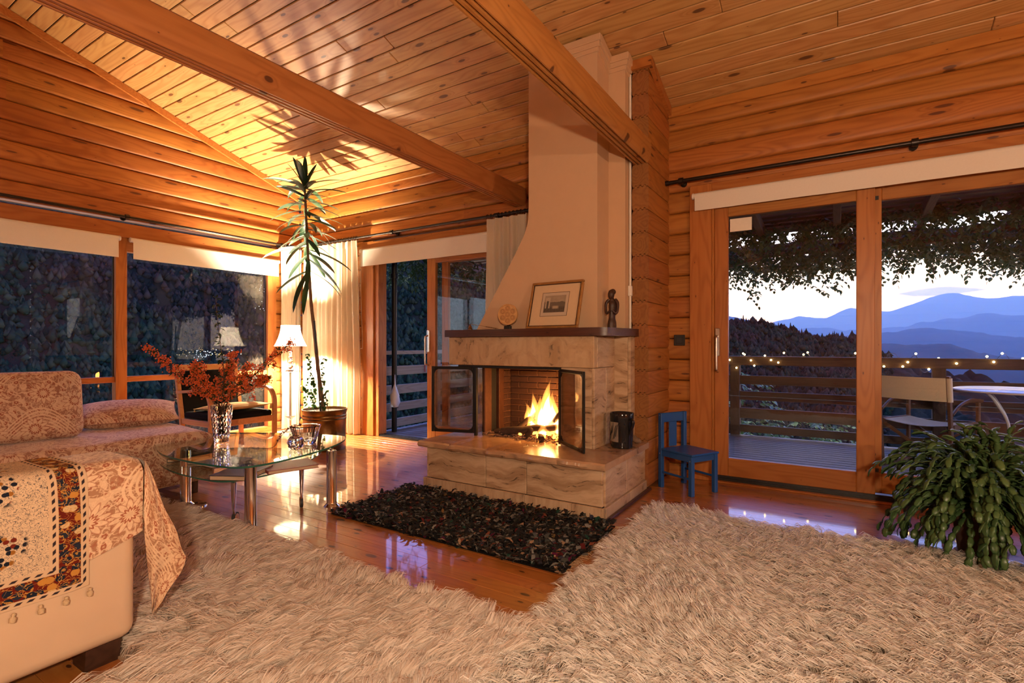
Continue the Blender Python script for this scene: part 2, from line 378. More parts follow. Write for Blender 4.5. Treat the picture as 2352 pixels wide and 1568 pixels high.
# travertine
def travertine(name, ax=(1, 9, 16), a=(0.60, 0.42, 0.265), b=(0.36, 0.22, 0.12), rough=0.5, hole=0.6):
    T = NT(name); co = T.n('TexCoord').outputs['Object']; r = T.n('ObjectInfo').outputs['Random']
    p = T.vm('ADD', co, T.vec(T.ma('MULTIPLY', r, 13.0), T.ma('MULTIPLY', r, 7.0), T.ma('MULTIPLY', r, 5.0)))
    x, y, z = T.xyz(p)[:3]
    warp = T.noise(p, 3.0, 3).outputs[0]
    zz = T.ma('ADD', T.ma('MULTIPLY', z, ax[2]), T.ma('MULTIPLY', warp, 3.0))
    v = T.vec(T.ma('MULTIPLY', x, ax[0]*2.0), T.ma('MULTIPLY', y, ax[1]*0.25), zz)
    band = T.noise(v, 1.0, 5, 0.62).outputs[0]
    fine = T.noise(T.vec(T.ma('MULTIPLY', x, 9*ax[0]), T.ma('MULTIPLY', y, 9.0), T.ma('MULTIPLY', zz, 4.0)), 1.0, 4, 0.7).outputs[0]
    c = T.mix(T.step(band, 0.35, 0.68), a, b)
    c = T.mix(T.ma('MULTIPLY', T.step(fine, 0.45, 0.75), 0.5), c, (0.36, 0.23, 0.13))
    hl = T.ma('MULTIPLY', T.step(fine, 0.57, 0.64), T.step(band, 0.48, 0.58))
    c = T.mix(T.ma('MULTIPLY', hl, hole+0.3), c, (0.10, 0.055, 0.03))
    h = T.ma('SUBTRACT', T.ma('MULTIPLY', fine, 0.25), hl)
    return T.pr(c, rough, T.bump(h, 0.5, 0.006), **{'Specular IOR Level': 0.4})
M['trav'] = travertine('travertine')
M['trav_top'] = travertine('travertine_polished', ax=(1, 6, 3), a=(0.52, 0.32, 0.19), b=(0.36, 0.19, 0.10), rough=0.16)
M['trav_lintel'] = travertine('travertine_cloudy', ax=(2, 6, 4), a=(0.58, 0.39, 0.22), b=(0.42, 0.25, 0.12), rough=0.45, hole=0.35)
M['trav_plinth'] = travertine('travertine_plinth', ax=(9, 9, 1), a=(0.58, 0.41, 0.26), b=(0.42, 0.27, 0.16), rough=0.5, hole=0.1)
M['brick'] = plain('sooty_brick', (0.055, 0.019, 0.011), 0.85, nz=0.55, scale=18, bump=0.5)
M['mortar'] = plain('mortar', (0.20, 0.085, 0.042), 0.9, nz=0.3, bump=0.4)
M['rust'] = plain('rusty_iron', (0.09, 0.03, 0.014), 0.7, metal=0.3, nz=0.5, scale=25, bump=0.3)
M['soot'] = plain('soot', (0.012, 0.010, 0.009), 0.9, nz=0.4)
M['char'] = plain('charred_wood', (0.045, 0.022, 0.014), 0.9, nz=0.8, scale=30, bump=0.8)
M['ash'] = plain('ash', (0.22, 0.12, 0.08), 0.95, nz=0.7, scale=120, bump=0.8)
def emit(name, col, st):
    T = NT(name); m = T.surf(T.n('Emission', {'Color': (*col, 1), 'Strength': st}).outputs[0]); m.cycles.emission_sampling = 'NONE'; return m
M['bulb'] = emit('lit_bulb', (1.0, 0.82, 0.55), 4)
M['fairy'] = emit('fairy_bulb', (1.0, 0.66, 0.22), 26)
M['village'] = emit('village_light', (0.85, 0.92, 1.0), 2)
M['ember'] = emit('ember', (1.0, 0.30, 0.04), 7)
def flame(name, col, st):
    T = NT(name); e = T.n('Emission', {'Color': (*col, 1), 'Strength': st})
    T.t.links.new(e.outputs[0], T.out.inputs['Volume']); return T.m
M['flame_core'] = flame('flame_core', (1.0, 0.62, 0.22), 140)
M['flame'] = flame('flame_body', (1.0, 0.36, 0.06), 42)
# fur, rags
def furm(name, a, b):
    T = NT(name); g = T.n('NewGeometry').outputs['Random Per Island']; co = T.n('TexCoord').outputs['Object']
    nn = T.noise(co, 4.5, 3).outputs[0]
    c = T.mix(T.ma('ADD', T.ma('MULTIPLY', g, 0.6), T.ma('MULTIPLY', nn, 0.5)), a, b)
    df = T.n('BsdfDiffuse', {'Color': c})
    return T.surf(T.n('MixShader', {0: 0.40, 1: df.outputs[0], 2: T.n('BsdfTranslucent', {'Color': c}).outputs[0]}).outputs[0])
M['fur_l'] = furm('long_wool', (0.72, 0.56, 0.44), (0.98, 0.90, 0.82))
M['fur_r'] = furm('short_wool', (0.78, 0.66, 0.54), (0.99, 0.97, 0.94))
M['rugbase'] = plain('rug_backing', (0.42, 0.30, 0.20), 0.95, nz=0.2)
T = NT('rags'); M['rag'] = T.pr(T.n('Attribute', attribute_name='tint').outputs['Color'], 0.85, **{'Specular IOR Level': 0.2})
# paisley cover
def paisley(name, ground, line, accent, sc=1.0):
    T = NT(name); u = T.vm('MULTIPLY', T.n('UVMap').outputs[0], (sc, sc, sc))
    ux, uy = T.xyz(u)[:2]
    wob = T.noise(u, 6.0, 2).outputs[0]
    def flowers(scale, R, pet, th):
        v = T.n('TexVoronoi', {'Vector': u, 'Scale': scale, 'Randomness': 0.55}, voronoi_dimensions='2D')
        d = T.vm('SUBTRACT', u, v.outputs['Position']); dx, dy = T.xyz(d)[:2]
        r = T.ma('MULTIPLY', T.ma('SQRT', T.ma('ADD', T.ma('MULTIPLY', dx, dx), T.ma('MULTIPLY', dy, dy))), scale)
        a = T.ma('ARCTAN2', dy, dx)
        pr_ = T.ma('MULTIPLY', R, T.ma('ADD', 0.82, T.ma('MULTIPLY', T.ma('COSINE', T.ma('MULTIPLY', a, pet)), 0.18)))
        body = T.step(T.ma('SUBTRACT', pr_, r), -0.01, 0.02)
        ringd = T.ma('ABSOLUTE', T.ma('SUBTRACT', r, T.ma('MULTIPLY', pr_, 0.42)))
        ring = T.step(ringd, th*1.6, th)
        edge = T.step(T.ma('ABSOLUTE', T.ma('SUBTRACT', r, pr_)), th*1.5, th*0.6)
        spoke = T.ma('MULTIPLY', T.step(T.ma('COSINE', T.ma('ADD', PI, T.ma('MULTIPLY', a, pet))), 0.78, 0.95), body)
        return body, ring, edge, spoke
    b1, r1, e1, s1 = flowers(3.6, 0.34, 12.0, 0.018)
    b2, r2, e2, s2 = flowers(13.0, 0.36, 6.0, 0.05)
    # ogee bands
    og = T.ma('ADD', T.ma('MULTIPLY', ux, 1.9), T.ma('MULTIPLY', T.ma('SINE', T.ma('MULTIPLY', uy, 7.4)), 0.30))
    fr = T.ma('FRACT', og); dd = T.ma('ABSOLUTE', T.ma('SUBTRACT', fr, 0.5))
    bandm = T.step(dd, 0.16, 0.15)
    lines = T.step(T.ma('ABSOLUTE', T.ma('SUBTRACT', T.ma('FRACT', T.ma('MULTIPLY', dd, 19.0)), 0.5)), 0.30, 0.18)
    lines = T.ma('MULTIPLY', lines, bandm)
    scr = T.noise(u, 26.0, 2, 0.5, 1.2).outputs[0]
    scroll = T.step(T.ma('ABSOLUTE', T.ma('SUBTRACT', scr, 0.5)), 0.055, 0.02)
    big = T.noise(u, 7.0, 1, 0.5, 1.6).outputs[0]
    leafy = T.step(T.ma('ABSOLUTE', T.ma('SUBTRACT', big, 0.52)), 0.05, 0.035)
    c = T.mix(T.ma('MULTIPLY', scroll, 0.65), ground, line)
    c = T.mix(T.ma('MULTIPLY', T.step(scr, 0.60, 0.68), 0.8), c, accent)
    c = T.mix(T.ma('MULTIPLY', b2, 0.6), c, line); c = T.mix(r2, c, accent)
    c = T.mix(T.ma('MULTIPLY', leafy, 0.75), c, line)
    c = T.mix(T.ma('MULTIPLY', lines, 0.9), c, line)
    c = T.mix(T.ma('MULTIPLY', b1, 0.8), c, line); c = T.mix(T.ma('MULTIPLY', s1, 0.7), c, ground)
    c = T.mix(r1, c, accent); c = T.mix(T.ma('MULTIPLY', e1, 0.6), c, accent)
    wv = T.n('TexNoise', {'Vector': u, 'Scale': 220.0}).outputs[0]
    return T.pr(c, 0.75, T.bump(wv, 0.12, 0.002), **{'Specular IOR Level': 0.25, 'Sheen Weight': 0.2})
M['paisley'] = paisley('paisley_cover', (0.33, 0.155, 0.10), (0.66, 0.45, 0.31), (0.30, 0.09, 0.05), 1.3)
M['paisley_l'] = paisley('paisley_throw', (0.42, 0.21, 0.115), (0.80, 0.56, 0.36), (0.38, 0.12, 0.06), 1.35)
# runner: u 0..1 across the width (m), v along
def runner():
    T = NT('block_print_runner'); uv = T.n('UVMap').outputs[0]; x, y = T.xyz(uv)[:2]
    # uv in metres: distance to the printed edges is stored as x (to side edge) and y (to bottom edge)
    d = T.ma('MINIMUM', x, y)
    scr = T.noise(uv, 62.0, 2, 0.5, 2.2).outputs[0]
    scroll = T.step(T.ma('ABSOLUTE', T.ma('SUBTRACT', scr, 0.5)), 0.035, 0.015)
    c = T.mix(T.ma('MULTIPLY', scroll, 0.85), (0.66, 0.48, 0.31), (0.045, 0.05, 0.07))
    # bouquets
    v = T.n('TexVoronoi', {'Vector': uv, 'Scale': 5.2, 'Randomness': 0.35}, voronoi_dimensions='2D')
    dd = T.vm('SUBTRACT', uv, v.outputs['Position']); rr = T.n('VectorMath', {0: dd}, operation='LENGTH').outputs['Value']
    w = T.n('TexVoronoi', {'Vector': uv, 'Scale': 52.0}, voronoi_dimensions='2D')
    blob = T.ma('MULTIPLY', T.step(w.outputs['Distance'], 0.42, 0.34), T.step(T.ma('ADD', rr, T.ma('MULTIPLY', T.noise(uv, 16, 2).outputs[0], 0.08)), 0.112, 0.10))
    wc = T.xyz(w.outputs['Color'])[0]
    bc = T.ramp(wc, [(0.0, (0.012, 0.014, 0.025)), (0.55, (0.02, 0.02, 0.03)), (0.56, (0.16, 0.02, 0.01)), (0.8, (0.30, 0.12, 0.02)), (1.0, (0.02, 0.02, 0.03))], 'CONSTANT')
    c = T.mix(blob, c, bc)
    # border
    fl = T.n('TexVoronoi', {'Vector': uv, 'Scale': 36.0, 'Randomness': 0.8}, voronoi_dimensions='2D')
    fc = T.xyz(fl.outputs['Color'])[1]
    fcol = T.ramp(fc, [(0.0, (0.012, 0.016, 0.03)), (0.4, (0.50, 0.22, 0.04)), (0.62, (0.02, 0.025, 0.04)), (0.8, (0.60, 0.42, 0.22))], 'CONSTANT')
    s2 = T.noise(uv, 48.0, 1, 0.5, 1.5).outputs[0]
    gold = T.step(T.ma('ABSOLUTE', T.ma('SUBTRACT', s2, 0.5)), 0.05, 0.02)
    bd = T.mix(T.step(fl.outputs['Distance'], 0.48, 0.40), (0.13, 0.012, 0.006), fcol)
    bd = T.mix(T.ma('MULTIPLY', gold, 0.9), bd, (0.50, 0.24, 0.05))
    red = T.ma('MULTIPLY', T.step(d, 0.024, 0.026), T.step(d, 0.082, 0.080))
    c = T.mix(T.step(d, 0.105, 0.103), c, (0.62, 0.43, 0.27))
    al = T.ma('ADD', x, y)
    dots = T.ma('MULTIPLY', T.step(T.ma('ABSOLUTE', T.ma('SUBTRACT', T.ma('FRACT', T.ma('MULTIPLY', al, 34.0)), 0.5)), 0.30, 0.2), T.ma('MAXIMUM', T.step(T.ma('ABSOLUTE', T.ma('SUBTRACT', d, 0.015)), 0.005, 0.003), T.step(T.ma('ABSOLUTE', T.ma('SUBTRACT', d, 0.092)), 0.005, 0.003)))
    c = T.mix(dots, c, (0.03, 0.02, 0.025))
    c = T.mix(red, c, bd)
    return T.pr(c, 0.85, None, **{'Specular IOR Level': 0.15})
M['runner'] = runner()
# terrain
def terrain(name, a, b, sc=0.08):
    T = NT(name); co = T.n('TexCoord').outputs['Object']
    n1 = T.noise(co, sc, 5, 0.6).outputs[0]; n2 = T.n('TexVoronoi', {'Vector': co, 'Scale': sc*6}).outputs['Color']
    r = T.xyz(n2)[0]
    c = T.mix(T.ma('ADD', T.ma('MULTIPLY', n1, 0.7), T.ma('MULTIPLY', r, 0.45)), a, b)
    return T.pr(c, 0.95, None, **{'Specular IOR Level': 0.05})
# ------------------------------------------------------------------ room shell
XA, YW, XR, YF = -6.20, 4.43, 4.20, -3.20
ROW, Z0 = 0.1758, 0.100
SL = 0.327; ZE = 3.10; YR = -0.60
def ceil_z(y): return ZE+SL*(YW-y) if y >= YR else ZE+SL*(YW-YR)-SL*(YR-y)
def log_profile(h, t=0.10, e=0.022):
    a = [(e, 0.012), (0.0095, 0.06), (0.0034, 0.14), (0.0, 0.30), (0.0, 0.70), (0.0034, 0.86), (0.0095, 0.94), (e, 0.988)]
    return [(y, q*h) for y, q in a]+[(t, h*0.988), (t, h*0.012)]
_logc = {}
def log_piece(parent, L, h, loc, rz, name='log'):
    key = (round(L, 3), round(h, 3))
    if key not in _logc:
        m = MB(); m.prism(log_profile(h), 0, L, 'x'); _logc[key] = m.mesh('log', M['wall'], 40)
    return obj(name, _logc[key], parent, loc, (0, 0, rz))
def rows(zmin, zmax):
    out = [(0.0, Z0)] if zmin <= 0 else []
    k = 0
    while Z0+ROW*k < zmax-0.02:
        out.append((Z0+ROW*k, ROW)); k += 1
    return [r for r in out if r[0] >= zmin-1e-6]
OPT = Z0+13*ROW          # top of the wall openings (2.385)
def shell(name, label, boxes, mat):
    m = MB()
    for b in boxes: m.box(*b)
    return tag(m.build(name, mat), label, 'wall', kind='structure')
# back wall (runs behind fireplace and both sliding doors)
OB = (-4.975, -2.30); OC = (-1.04, 2.40)
wb = shell('wall_back', 'long pine log wall holding both sliding doors', [(XA, OB[0], YW+.10, YW+.14, 0, OPT), (OB[1], OC[0], YW+.10, YW+.14, 0, OPT), (OC[1], XR, YW+.10, YW+.14, 0, OPT), (XA, XR, YW+.10, YW+.14, OPT, ZE+.02)], M['under'])
for z, h in rows(0, ZE+.02):
    segs = [(XA, OB[0]), (OB[1], OC[0]), (OC[1], XR)] if z < OPT-0.01 else [(XA, -3.4), (-3.4, -1.28), (-1.28, 1.55), (1.55, XR)]
    for a, b in segs: log_piece(wb, b-a, h if z+h < ZE+.1 else h, (a, YW, z), 0)
# left wall: gable over the window
OA = (-1.70, 4.075)
wl = shell('wall_left', 'pine log gable wall above the wide window', [(XA-.14, XA-.10, OA[1], YW, 0, OPT), (XA-.14, XA-.10, YF, OA[0], 0, OPT), (XA-.14, XA-.10, YF, YW, OPT, ZE)], M['under'])
for z, h in rows(0, ceil_z(YR)):
    if z < OPT-0.01:
        log_piece(wl, YW-OA[1], h, (XA, OA[1], z), PI/2); log_piece(wl, OA[0]-YF, h, (XA, YF, z), PI/2)
    else:
        y1 = YW if z < ZE-.05 else YW-(z+0.04-ZE)/SL
        y0 = YF if z < ceil_z(YF) else YR-(ceil_z(YR)-z-.04)/SL
        cut = 0.6+0.9*math.sin(z*37)
        if y1-y0 > 3: log_piece(wl, cut-y0, h, (XA, y0, z), PI/2); log_piece(wl, y1-cut, h, (XA, cut, z), PI/2)
        elif y1 > y0: log_piece(wl, y1-y0, h, (XA, y0, z), PI/2)
m = MB(); m.prism([(YW, ZE), (YR, ceil_z(YR)), (YF, ceil_z(YF)), (YF, ZE-.01), (YW, ZE-.01)], XA-.14, XA-.10, 'x'); m.build('gable_backing', M['under'], wl)
# closing walls behind and beside the camera
wr = shell('wall_right', 'pine log wall on the right side of the room', [(XR+.10, XR+.14, YF, YW, 0, ZE+1.7)], M['under'])
for z, h in rows(0, ceil_z(YR)):
    y1 = YW if z < ZE-.05 else YW-(z+0.04-ZE)/SL
    y0 = YF if z < ceil_z(YF) else YR-(ceil_z(YR)-z-.04)/SL
    if y1-y0 > .2: log_piece(wr, y1-y0, h, (XR, y1, z), -PI/2)
wf = shell('wall_front', 'pine log wall closing the room behind the viewer', [(XA, XR, YF-.14, YF-.10, 0, ceil_z(YF))], M['under'])
for z, h in rows(0, ceil_z(YF)): log_piece(wf, XR-XA, h, (XR, YF, z), PI)
# floor
fl_ = MB(); fl_.box(XA-.1, XR+.1, YF-.1, YW+.13, -.12, -.022); fl_ = tag(fl_.build('floor', M['under']), 'varnished knotty pine board floor', 'floor', kind='structure')
FW = 0.0935
_fb = {}
def floor_board(x0, x1, y, w=FW):
    L = round(x1-x0-.0015, 3); k = (L, round(w, 3))
    if k not in _fb:
        q = MB(); q.box(0, L, 0, w-.001, -.022, 0, .0009); _fb[k] = q.mesh('floor_board', M['floor'])
    obj('floor_board', _fb[k], fl_, (x0, y, 0))
nrow = int((YW+.02-YF)/FW)
rf = random.Random(3)
for i in range(nrow):
    y = YW+.02-FW*(i+1)
    if y > 0.6:
        cuts = sorted([rf.uniform(-5.0, -3.4), rf.uniform(-2.4, -0.4), rf.uniform(0.8, 2.4)])
        if i == 26: cuts = [-4.3, -1.751, 1.4]
    else: cuts = [rf.uniform(-3, 1)]
    xs = [XA]+cuts+[XR]
    for a, b in zip(xs[:-1], xs[1:]): floor_board(a, b, y)
# ceiling
ang = math.atan(SL)
cl = MB()
cl.prism([(YW+.14, ceil_z(YW)-SL*.14+.035), (YR, ceil_z(YR)+.035), (YR, ceil_z(YR)+.16), (YW+.14, ceil_z(YW)+.12)], XA-.14, XR+.14, 'x')
cl.prism([(YF-.14, ceil_z(YF)-SL*.14+.035), (YR, ceil_z(YR)+.035), (YR, ceil_z(YR)+.16), (YF-.14, ceil_z(YF)+.12)], XA-.14, XR+.14, 'x')
cl = tag(cl.build('ceiling', M['under']), 'sloping ceiling of knotty pine boards with dark grooves', 'ceiling', kind='structure')
CP = 0.123; cw = CP/math.cos(ang)
_cb = {}
def ceil_board(x0, x1, loc_y, rot):
    L = round(x1-x0-.002, 3)
    if L not in _cb:
        q = MB(); q.box(0, L, -cw/2+.0036, cw/2-.0036, 0, .02, .005); _cb[L] = q.mesh('ceiling_board', M['ceil'])
    obj('ceiling_board', _cb[L], cl, (x0, loc_y, ceil_z(loc_y)), (rot, 0, 0))
rc = random.Random(5); k = 0
y = YW-CP*0.35
while y > YR:
    cs = [XA, rc.uniform(-5, -2.6), rc.uniform(-1.4, 1.6), XR]
    for a, b in zip(cs[:-1], cs[1:]): ceil_board(a, b, y, -ang)
    y -= CP
y = YR-CP*.5
while y > YF: ceil_board(XA, XR, y, ang); y -= CP
# trims
def trim(n, label, mb, mat='trim'):
    return tag(mb.build('trim_%d' % n, M[mat]), label, 'trim', kind='structure')
q = MB(); q.box(XA, -1.345, YW-.028, YW, ZE-.085, ZE-.004, .004); q.box(-1.215, XR, YW-.028, YW, ZE-.085, ZE-.004, .004)
trim(1, 'pine eaves moulding where ceiling meets the back wall', q)
q = MB()
for sgn, (a, b) in ((1, (YW, YR)), (-1, (YF, YR))):
    q.prism([(a, ceil_z(a)-.004), (b, ceil_z(b)-.004), (b, ceil_z(b)-.075), (a, ceil_z(a)-.075)], XA, XA+.026, 'x')
trim(2, 'sloping pine moulding along the gable wall', q)
q = MB(); q.box(XA, OB[0]-.01, YW-.02, YW, 0, .075, .004); q.box(-1.21, OC[0], YW-.02, YW, 0, .085, .004)
tag(q.build('baseboard_back', M['trim']), 'low pine skirting board along the back wall', 'baseboard', kind='structure')
# ------------------------------------------------------------------ short cross wall: log ends with tongue-and-groove profile
SX0, SX1, SY = -1.345, -1.215, 3.87
SZ = 1.427-8*ROW      # lowest joint (0.0206)
ws = MB(); ws.box(SX0+.03, SX1-.03, SY+.03, YW, 0, 3.25); ws = tag(ws.build('wall_middle', M['under']), 'short log cross wall showing stacked log ends beside chimney', 'wall', kind='structure')
def teeth(z, dz, x0, x1, inset=0.0):
    """zigzag joint line from x0 to x1 at height z"""
    w = x1-x0; pts = []
    for a, b in ((0.16, 0), (0.19, 1), (0.29, 1), (0.32, 0), (0.42, 0), (0.45, 1), (0.55, 1), (0.58, 0), (0.68, 0), (0.71, 1), (0.81, 1), (0.84, 0)):
        pts.append((x0+a*w, z+b*dz))
    return pts
def stub_profile(h, x0, x1, bot=True, top=True):
    g = 0.0024; b = 0.008
    P = [(x0+b, g)]
    P += ([(x, z+g) for x, z in teeth(0, .013, x0, x1)] if bot else [])
    P += [(x1-b, g), (x1-.002, .018), (x1, .045), (x1, h-.045), (x1-.002, h-.018), (x1-b, h-g)]
    P += ([(x, z-g) for x, z in teeth(h, .013, x0, x1)][::-1] if top else [])
    P += [(x0+b, h-g), (x0+.002, h-.018), (x0, h-.045), (x0, .045), (x0+.002, .018)]
    return P
z = SZ; k = 0
_sp = None
while z < ceil_z(SY)-.03:
    h = min(ROW, ceil_z(SY)-z)
    top = h > ROW-.01
    q = MB(); q.prism([(-px, pz) for px, pz in stub_profile(h, 0, SX1-SX0, True, top)], 0, YW-SY+.02, 'x')
    # end grain on the cap facing the room
    n = len(q.f); q.mi = [0]*n; q.mi[-2] = 1
    o = q.build('log', [M['wall'], M['logend']], ws, 35, loc=(SX0, SY, z), rot=(0, 0, PI/2))
    z += ROW
q = MB(); q.prism([(SY, ceil_z(SY)-.004), (YW, ceil_z(YW)-.004), (YW, ceil_z(YW)-.08), (SY, ceil_z(SY)-.08)], SX1, SX1+.028, 'x'); q.box(SX0-.02, SX1+.028, SY-.028, SY, ceil_z(SY)-.08, ceil_z(SY)-.01)
trim(3, 'pine moulding around the top of the short cross wall', q)
# ------------------------------------------------------------------ tie beams
def beam(name, label, x0, x1, z0, z1, y0, y1):
    w = x1-x0; b = 0.03
    P = [(x0+b, z0)]
    for a in (0.26, 0.46, 0.66):
        P += [(x0+a*w, z0), (x0+a*w+.004, z0+.014), (x0+(a+.10)*w-.004, z0+.014), (x0+(a+.10)*w, z0)]
    P += [(x1-b, z0), (x1-.008, z0+.03), (x1, z0+.075), (x1, z1-.06), (x1-.006, z1-.02), (x1-b, z1), (x0+b, z1), (x0+.006, z1-.02), (x0, z1-.06), (x0, z0+.075), (x0+.008, z0+.03)]
    e = thing(name, label, 'beam', ((x0+x1)/2, y0, (z0+z1)/2), PI/2)
    q = MB(); q.prism(P, y0, y1, 'y')
    q.build('log', M['beam'], e, 40)
    return e
beam('tie_beam', 'long pine ceiling tie beam crossing the left half of the room', -2.775, -2.615, 2.483, 2.665, YF, YW-.002)
beam('tie_beam', 'pine tie beam running into the log end of the cross wall beside chimney', SX0-.005, SX1+.022, 2.480, 2.662, YF, SY-.004)
# ------------------------------------------------------------------ window in the left wall
def pane(mb_box, name, parent, mat='pane'):
    q = MB(); q.box(*mb_box); return q.build(name, M[mat], parent)
w1 = obj('window_1', None); tag(w1, 'wide timber window with horizontal glazing bar behind the sofa', 'window', kind='structure')
X0, X1 = XA-.075, XA-.005
def fr(name, b, par, c=.004, mat='frame'):
    # local x along the longest side, so that the grain follows it
    d = (b[1]-b[0], b[3]-b[2], b[5]-b[4]); ax = d.index(max(d))
    q = MB(); cx, cy_, cz = (b[0]+b[1])/2, (b[2]+b[3])/2, (b[4]+b[5])/2
    if ax == 0: dim, rot = (d[0], d[1], d[2]), (0, 0, 0)
    elif ax == 1: dim, rot = (d[1], d[0], d[2]), (0, 0, PI/2)
    else: dim, rot = (d[2], d[1], d[0]), (0, -PI/2, 0)
    q.box(-dim[0]/2, dim[0]/2, -dim[1]/2, dim[1]/2, -dim[2]/2, dim[2]/2, min(c, min(dim)*.3))
    pl = par.location if par is not None else Vector()
    return obj(name, q.mesh(name, M[mat]), par, (cx-pl[0], cy_-pl[1], cz-pl[2]), rot)
fr('header_board', (XA-.03, XA+.022, OA[0], YW, 2.20, 2.345), w1)
fr('top_rail', (X0, X1, OA[0], OA[1], 2.06, 2.20), w1)
fr('sill', (XA-.09, XA+.01, OA[0], OA[1], 0, .055), w1)
fr('jamb', (X0, XA+.012, 3.955, OA[1], .055, 2.20), w1)
muls = [2.35, 0.72, -0.90]
for y in muls:
    fr('mullion', (X0, XA+.012, y-.05, y+.05, .055, 2.20), w1)
edges = [(2.40, 3.955), (0.77, 2.30), (-0.85, 0.67), (OA[0], -0.95)]
for a, b in edges:
    fr('glazing_bar', (X0+.01, X1, a, b, .719, .777), w1)
    pane((XA-.045, XA-.039, a, b, .777, 2.06), 'pane', w1); pane((XA-.045, XA-.039, a, b, .055, .719), 'pane', w1)
    for (yy) in (a, b):
        s_ = .012 if yy == a else -.012
        fr('glazing_bead', (XA-.05, XA-.03, min(yy, yy+s_), max(yy, yy+s_), .777, 2.06), w1, .002, 'plastic_black')
# ------------------------------------------------------------------ sliding door behind the fireplace
d1 = obj('door_1', None); tag(d1, 'half-open timber sliding door left of the fireplace', 'door', kind='structure')
fr('casing', (OB[0], -4.76, YW-.022, YW+.10, 0, 2.36), d1)
fr('casing', (-4.76, -4.69, YW+.0, YW+.13, 0, 2.2), d1)
fr('header_board', (OB[0]-.0, OB[1], YW-.024, YW+.10, 2.20, 2.35), d1)
fr('top_rail', (-4.69, OB[1], YW+.02, YW+.12, 2.12, 2.20), d1)
q = MB()
for yy in (YW+.01, YW+.05, YW+.09): q.box(-4.69, OB[1], yy, yy+.018, 0, .022)
q.box(-4.69, OB[1], YW, YW+.13, 0, .008); q.build('track', M['black'], d1)
# sliding leaf
lf = d1
def leaf(x0, x1, yb, d, sl, sr, zb=.04, zt=2.13, rb=.16, rt=.11, panename='pane'):
    fr('stile', (x0, x0+sl, yb, yb+.045, zb, zt), d); fr('stile', (x1-sr, x1, yb, yb+.045, zb, zt), d)
    fr('bottom_rail', (x0+sl, x1-sr, yb, yb+.045, zb, zb+rb), d); fr('top_rail', (x0+sl, x1-sr, yb, yb+.045, zt-rt, zt), d)
    return pane((x0+sl, x1-sr, yb+.018, yb+.026, zb+rb, zt-rt), panename, d)
leaf(-3.927, -2.55, YW+.005, d1, .122, .12)
leaf(-3.77, -2.32, YW+.075, d1, .09, .09)
def dhandle(d, x, y, z0, z1, plate=True, side=1):
    q = MB()
    q.tube(catmull([(x, y, z1), (x, y-.045, z1-.012), (x, y-.055, z1-.04), (x, y-.055, z0+.04), (x, y-.045, z0+.012), (x, y, z0)], 5), .0095, 8)
    h = q.build('handle', M['steel'], d, 60)
    q = MB(); q.box(x-.018, x+.018, y-.012, y, (z0+z1)/2-.02, z1+.06, .004); q.build('handle_plate', M['steel'], h)
dhandle(d1, -3.905, YW+.004, .875, 1.207)
# ------------------------------------------------------------------ big sliding door on the right
d2 = obj('door_2', None); tag(d2, 'large glazed timber sliding door facing the mountain view', 'door', kind='structure')
fr('casing', (OC[0], -.868, YW-.026, YW+.02, 0, 2.41), d2)
fr('casing', (-.868, -.850, YW-.018, YW+.12, 0, 2.3), d2)
fr('header_board', (OC[0]+.172, OC[1], YW-.026, YW+.02, 2.29, 2.41), d2)
fr('top_rail', (-.85, OC[1], YW+.0, YW+.12, 2.235, 2.29), d2)
q = MB(); q.box(-.85, OC[1], YW-.0, YW+.12, 0, .03); q.box(-.85, OC[1], YW+.012, YW+.022, .03, .048); q.build('threshold', M['plastic_black'], d2)
fr('sill_strip', (-.85, OC[1], YW-.05, YW-.001, 0, .012), d2)
p2 = leaf(-.850, .219, YW+.004, d2, .103, .11, .050, 2.235, .145, .107)
leaf(.17, 2.34, YW+.066, d2, .09, .11, .05, 2.235, .145, .11)
dhandle(d2, -.826, YW+.002, .885, 1.175)
q = MB(); q.box(-.735, -.575, YW+.0205, YW+.0218, 2.006, 2.108); q.build('paper_sticker', M['paper'], d2)
q = MB()
for zz in (2.13, .20): q.box(.222, .242, YW+.050, YW+.066, zz, zz+.025)
q.build('stopper', M['plastic_black'], d2)
# ------------------------------------------------------------------ wall switch
e = thing('light_switch', 'black square light switch on the log wall beside the right door', 'switch', (-1.13, YW, 1.14))
q = MB(); q.box(-1.172, -1.082, YW-.012, YW+.002, 1.095, 1.185, .004); q.build('plate', M['plastic_black'], e)
q = MB(); q.box(-1.155, -1.099, YW-.018, YW-.010, 1.112, 1.168, .003); q.build('rocker', M['plastic_black'], e)
# ------------------------------------------------------------------ curtain rods
def rod(label, p0, p1, brk, side, r=.0145, fin=(0, 0)):
    p0 = Vector(p0); p1 = Vector(p1); e = thing('curtain_rod', label, 'curtain rod', tuple(p0))
    q = MB(); q.cyl(p0, p1, r, 12); q.build('pole', M['rod'], e, 60)
    dr = (p1-p0).normalized()
    for t in brk:
        c = p0+dr*t; q = MB(); w = Vector(side)
        q.cyl(c-dr*.018, c+dr*.018, r*1.7, 12); q.cyl(c, c+w, .008, 8); q.cyl(c+w*.86, c+w, .026, 12)
        q.build('bracket', M['rod'], e, 50)
    for f, pp, s_ in ((fin[0], p0, -1), (fin[1], p1, 1)):
        if f:
            q = MB(); q.cyl(pp, pp+dr*s_*.03, r*1.35, 12); q.build('end_cap', M['rod'], e, 50)
    return e
rod('thin dark curtain rod above the left window', (XA+.10, -1.2, 2.396), (XA+.10, YW-.10, 2.396), (0.6, 3.565, 5.3), (-.10, 0, 0))
rod('thin dark curtain rod above the door behind the fireplace', (XA+.10, YW-.10, 2.405), (-2.32, YW-.10, 2.405), (.35, 1.73, 3.2), (0, .10, 0))
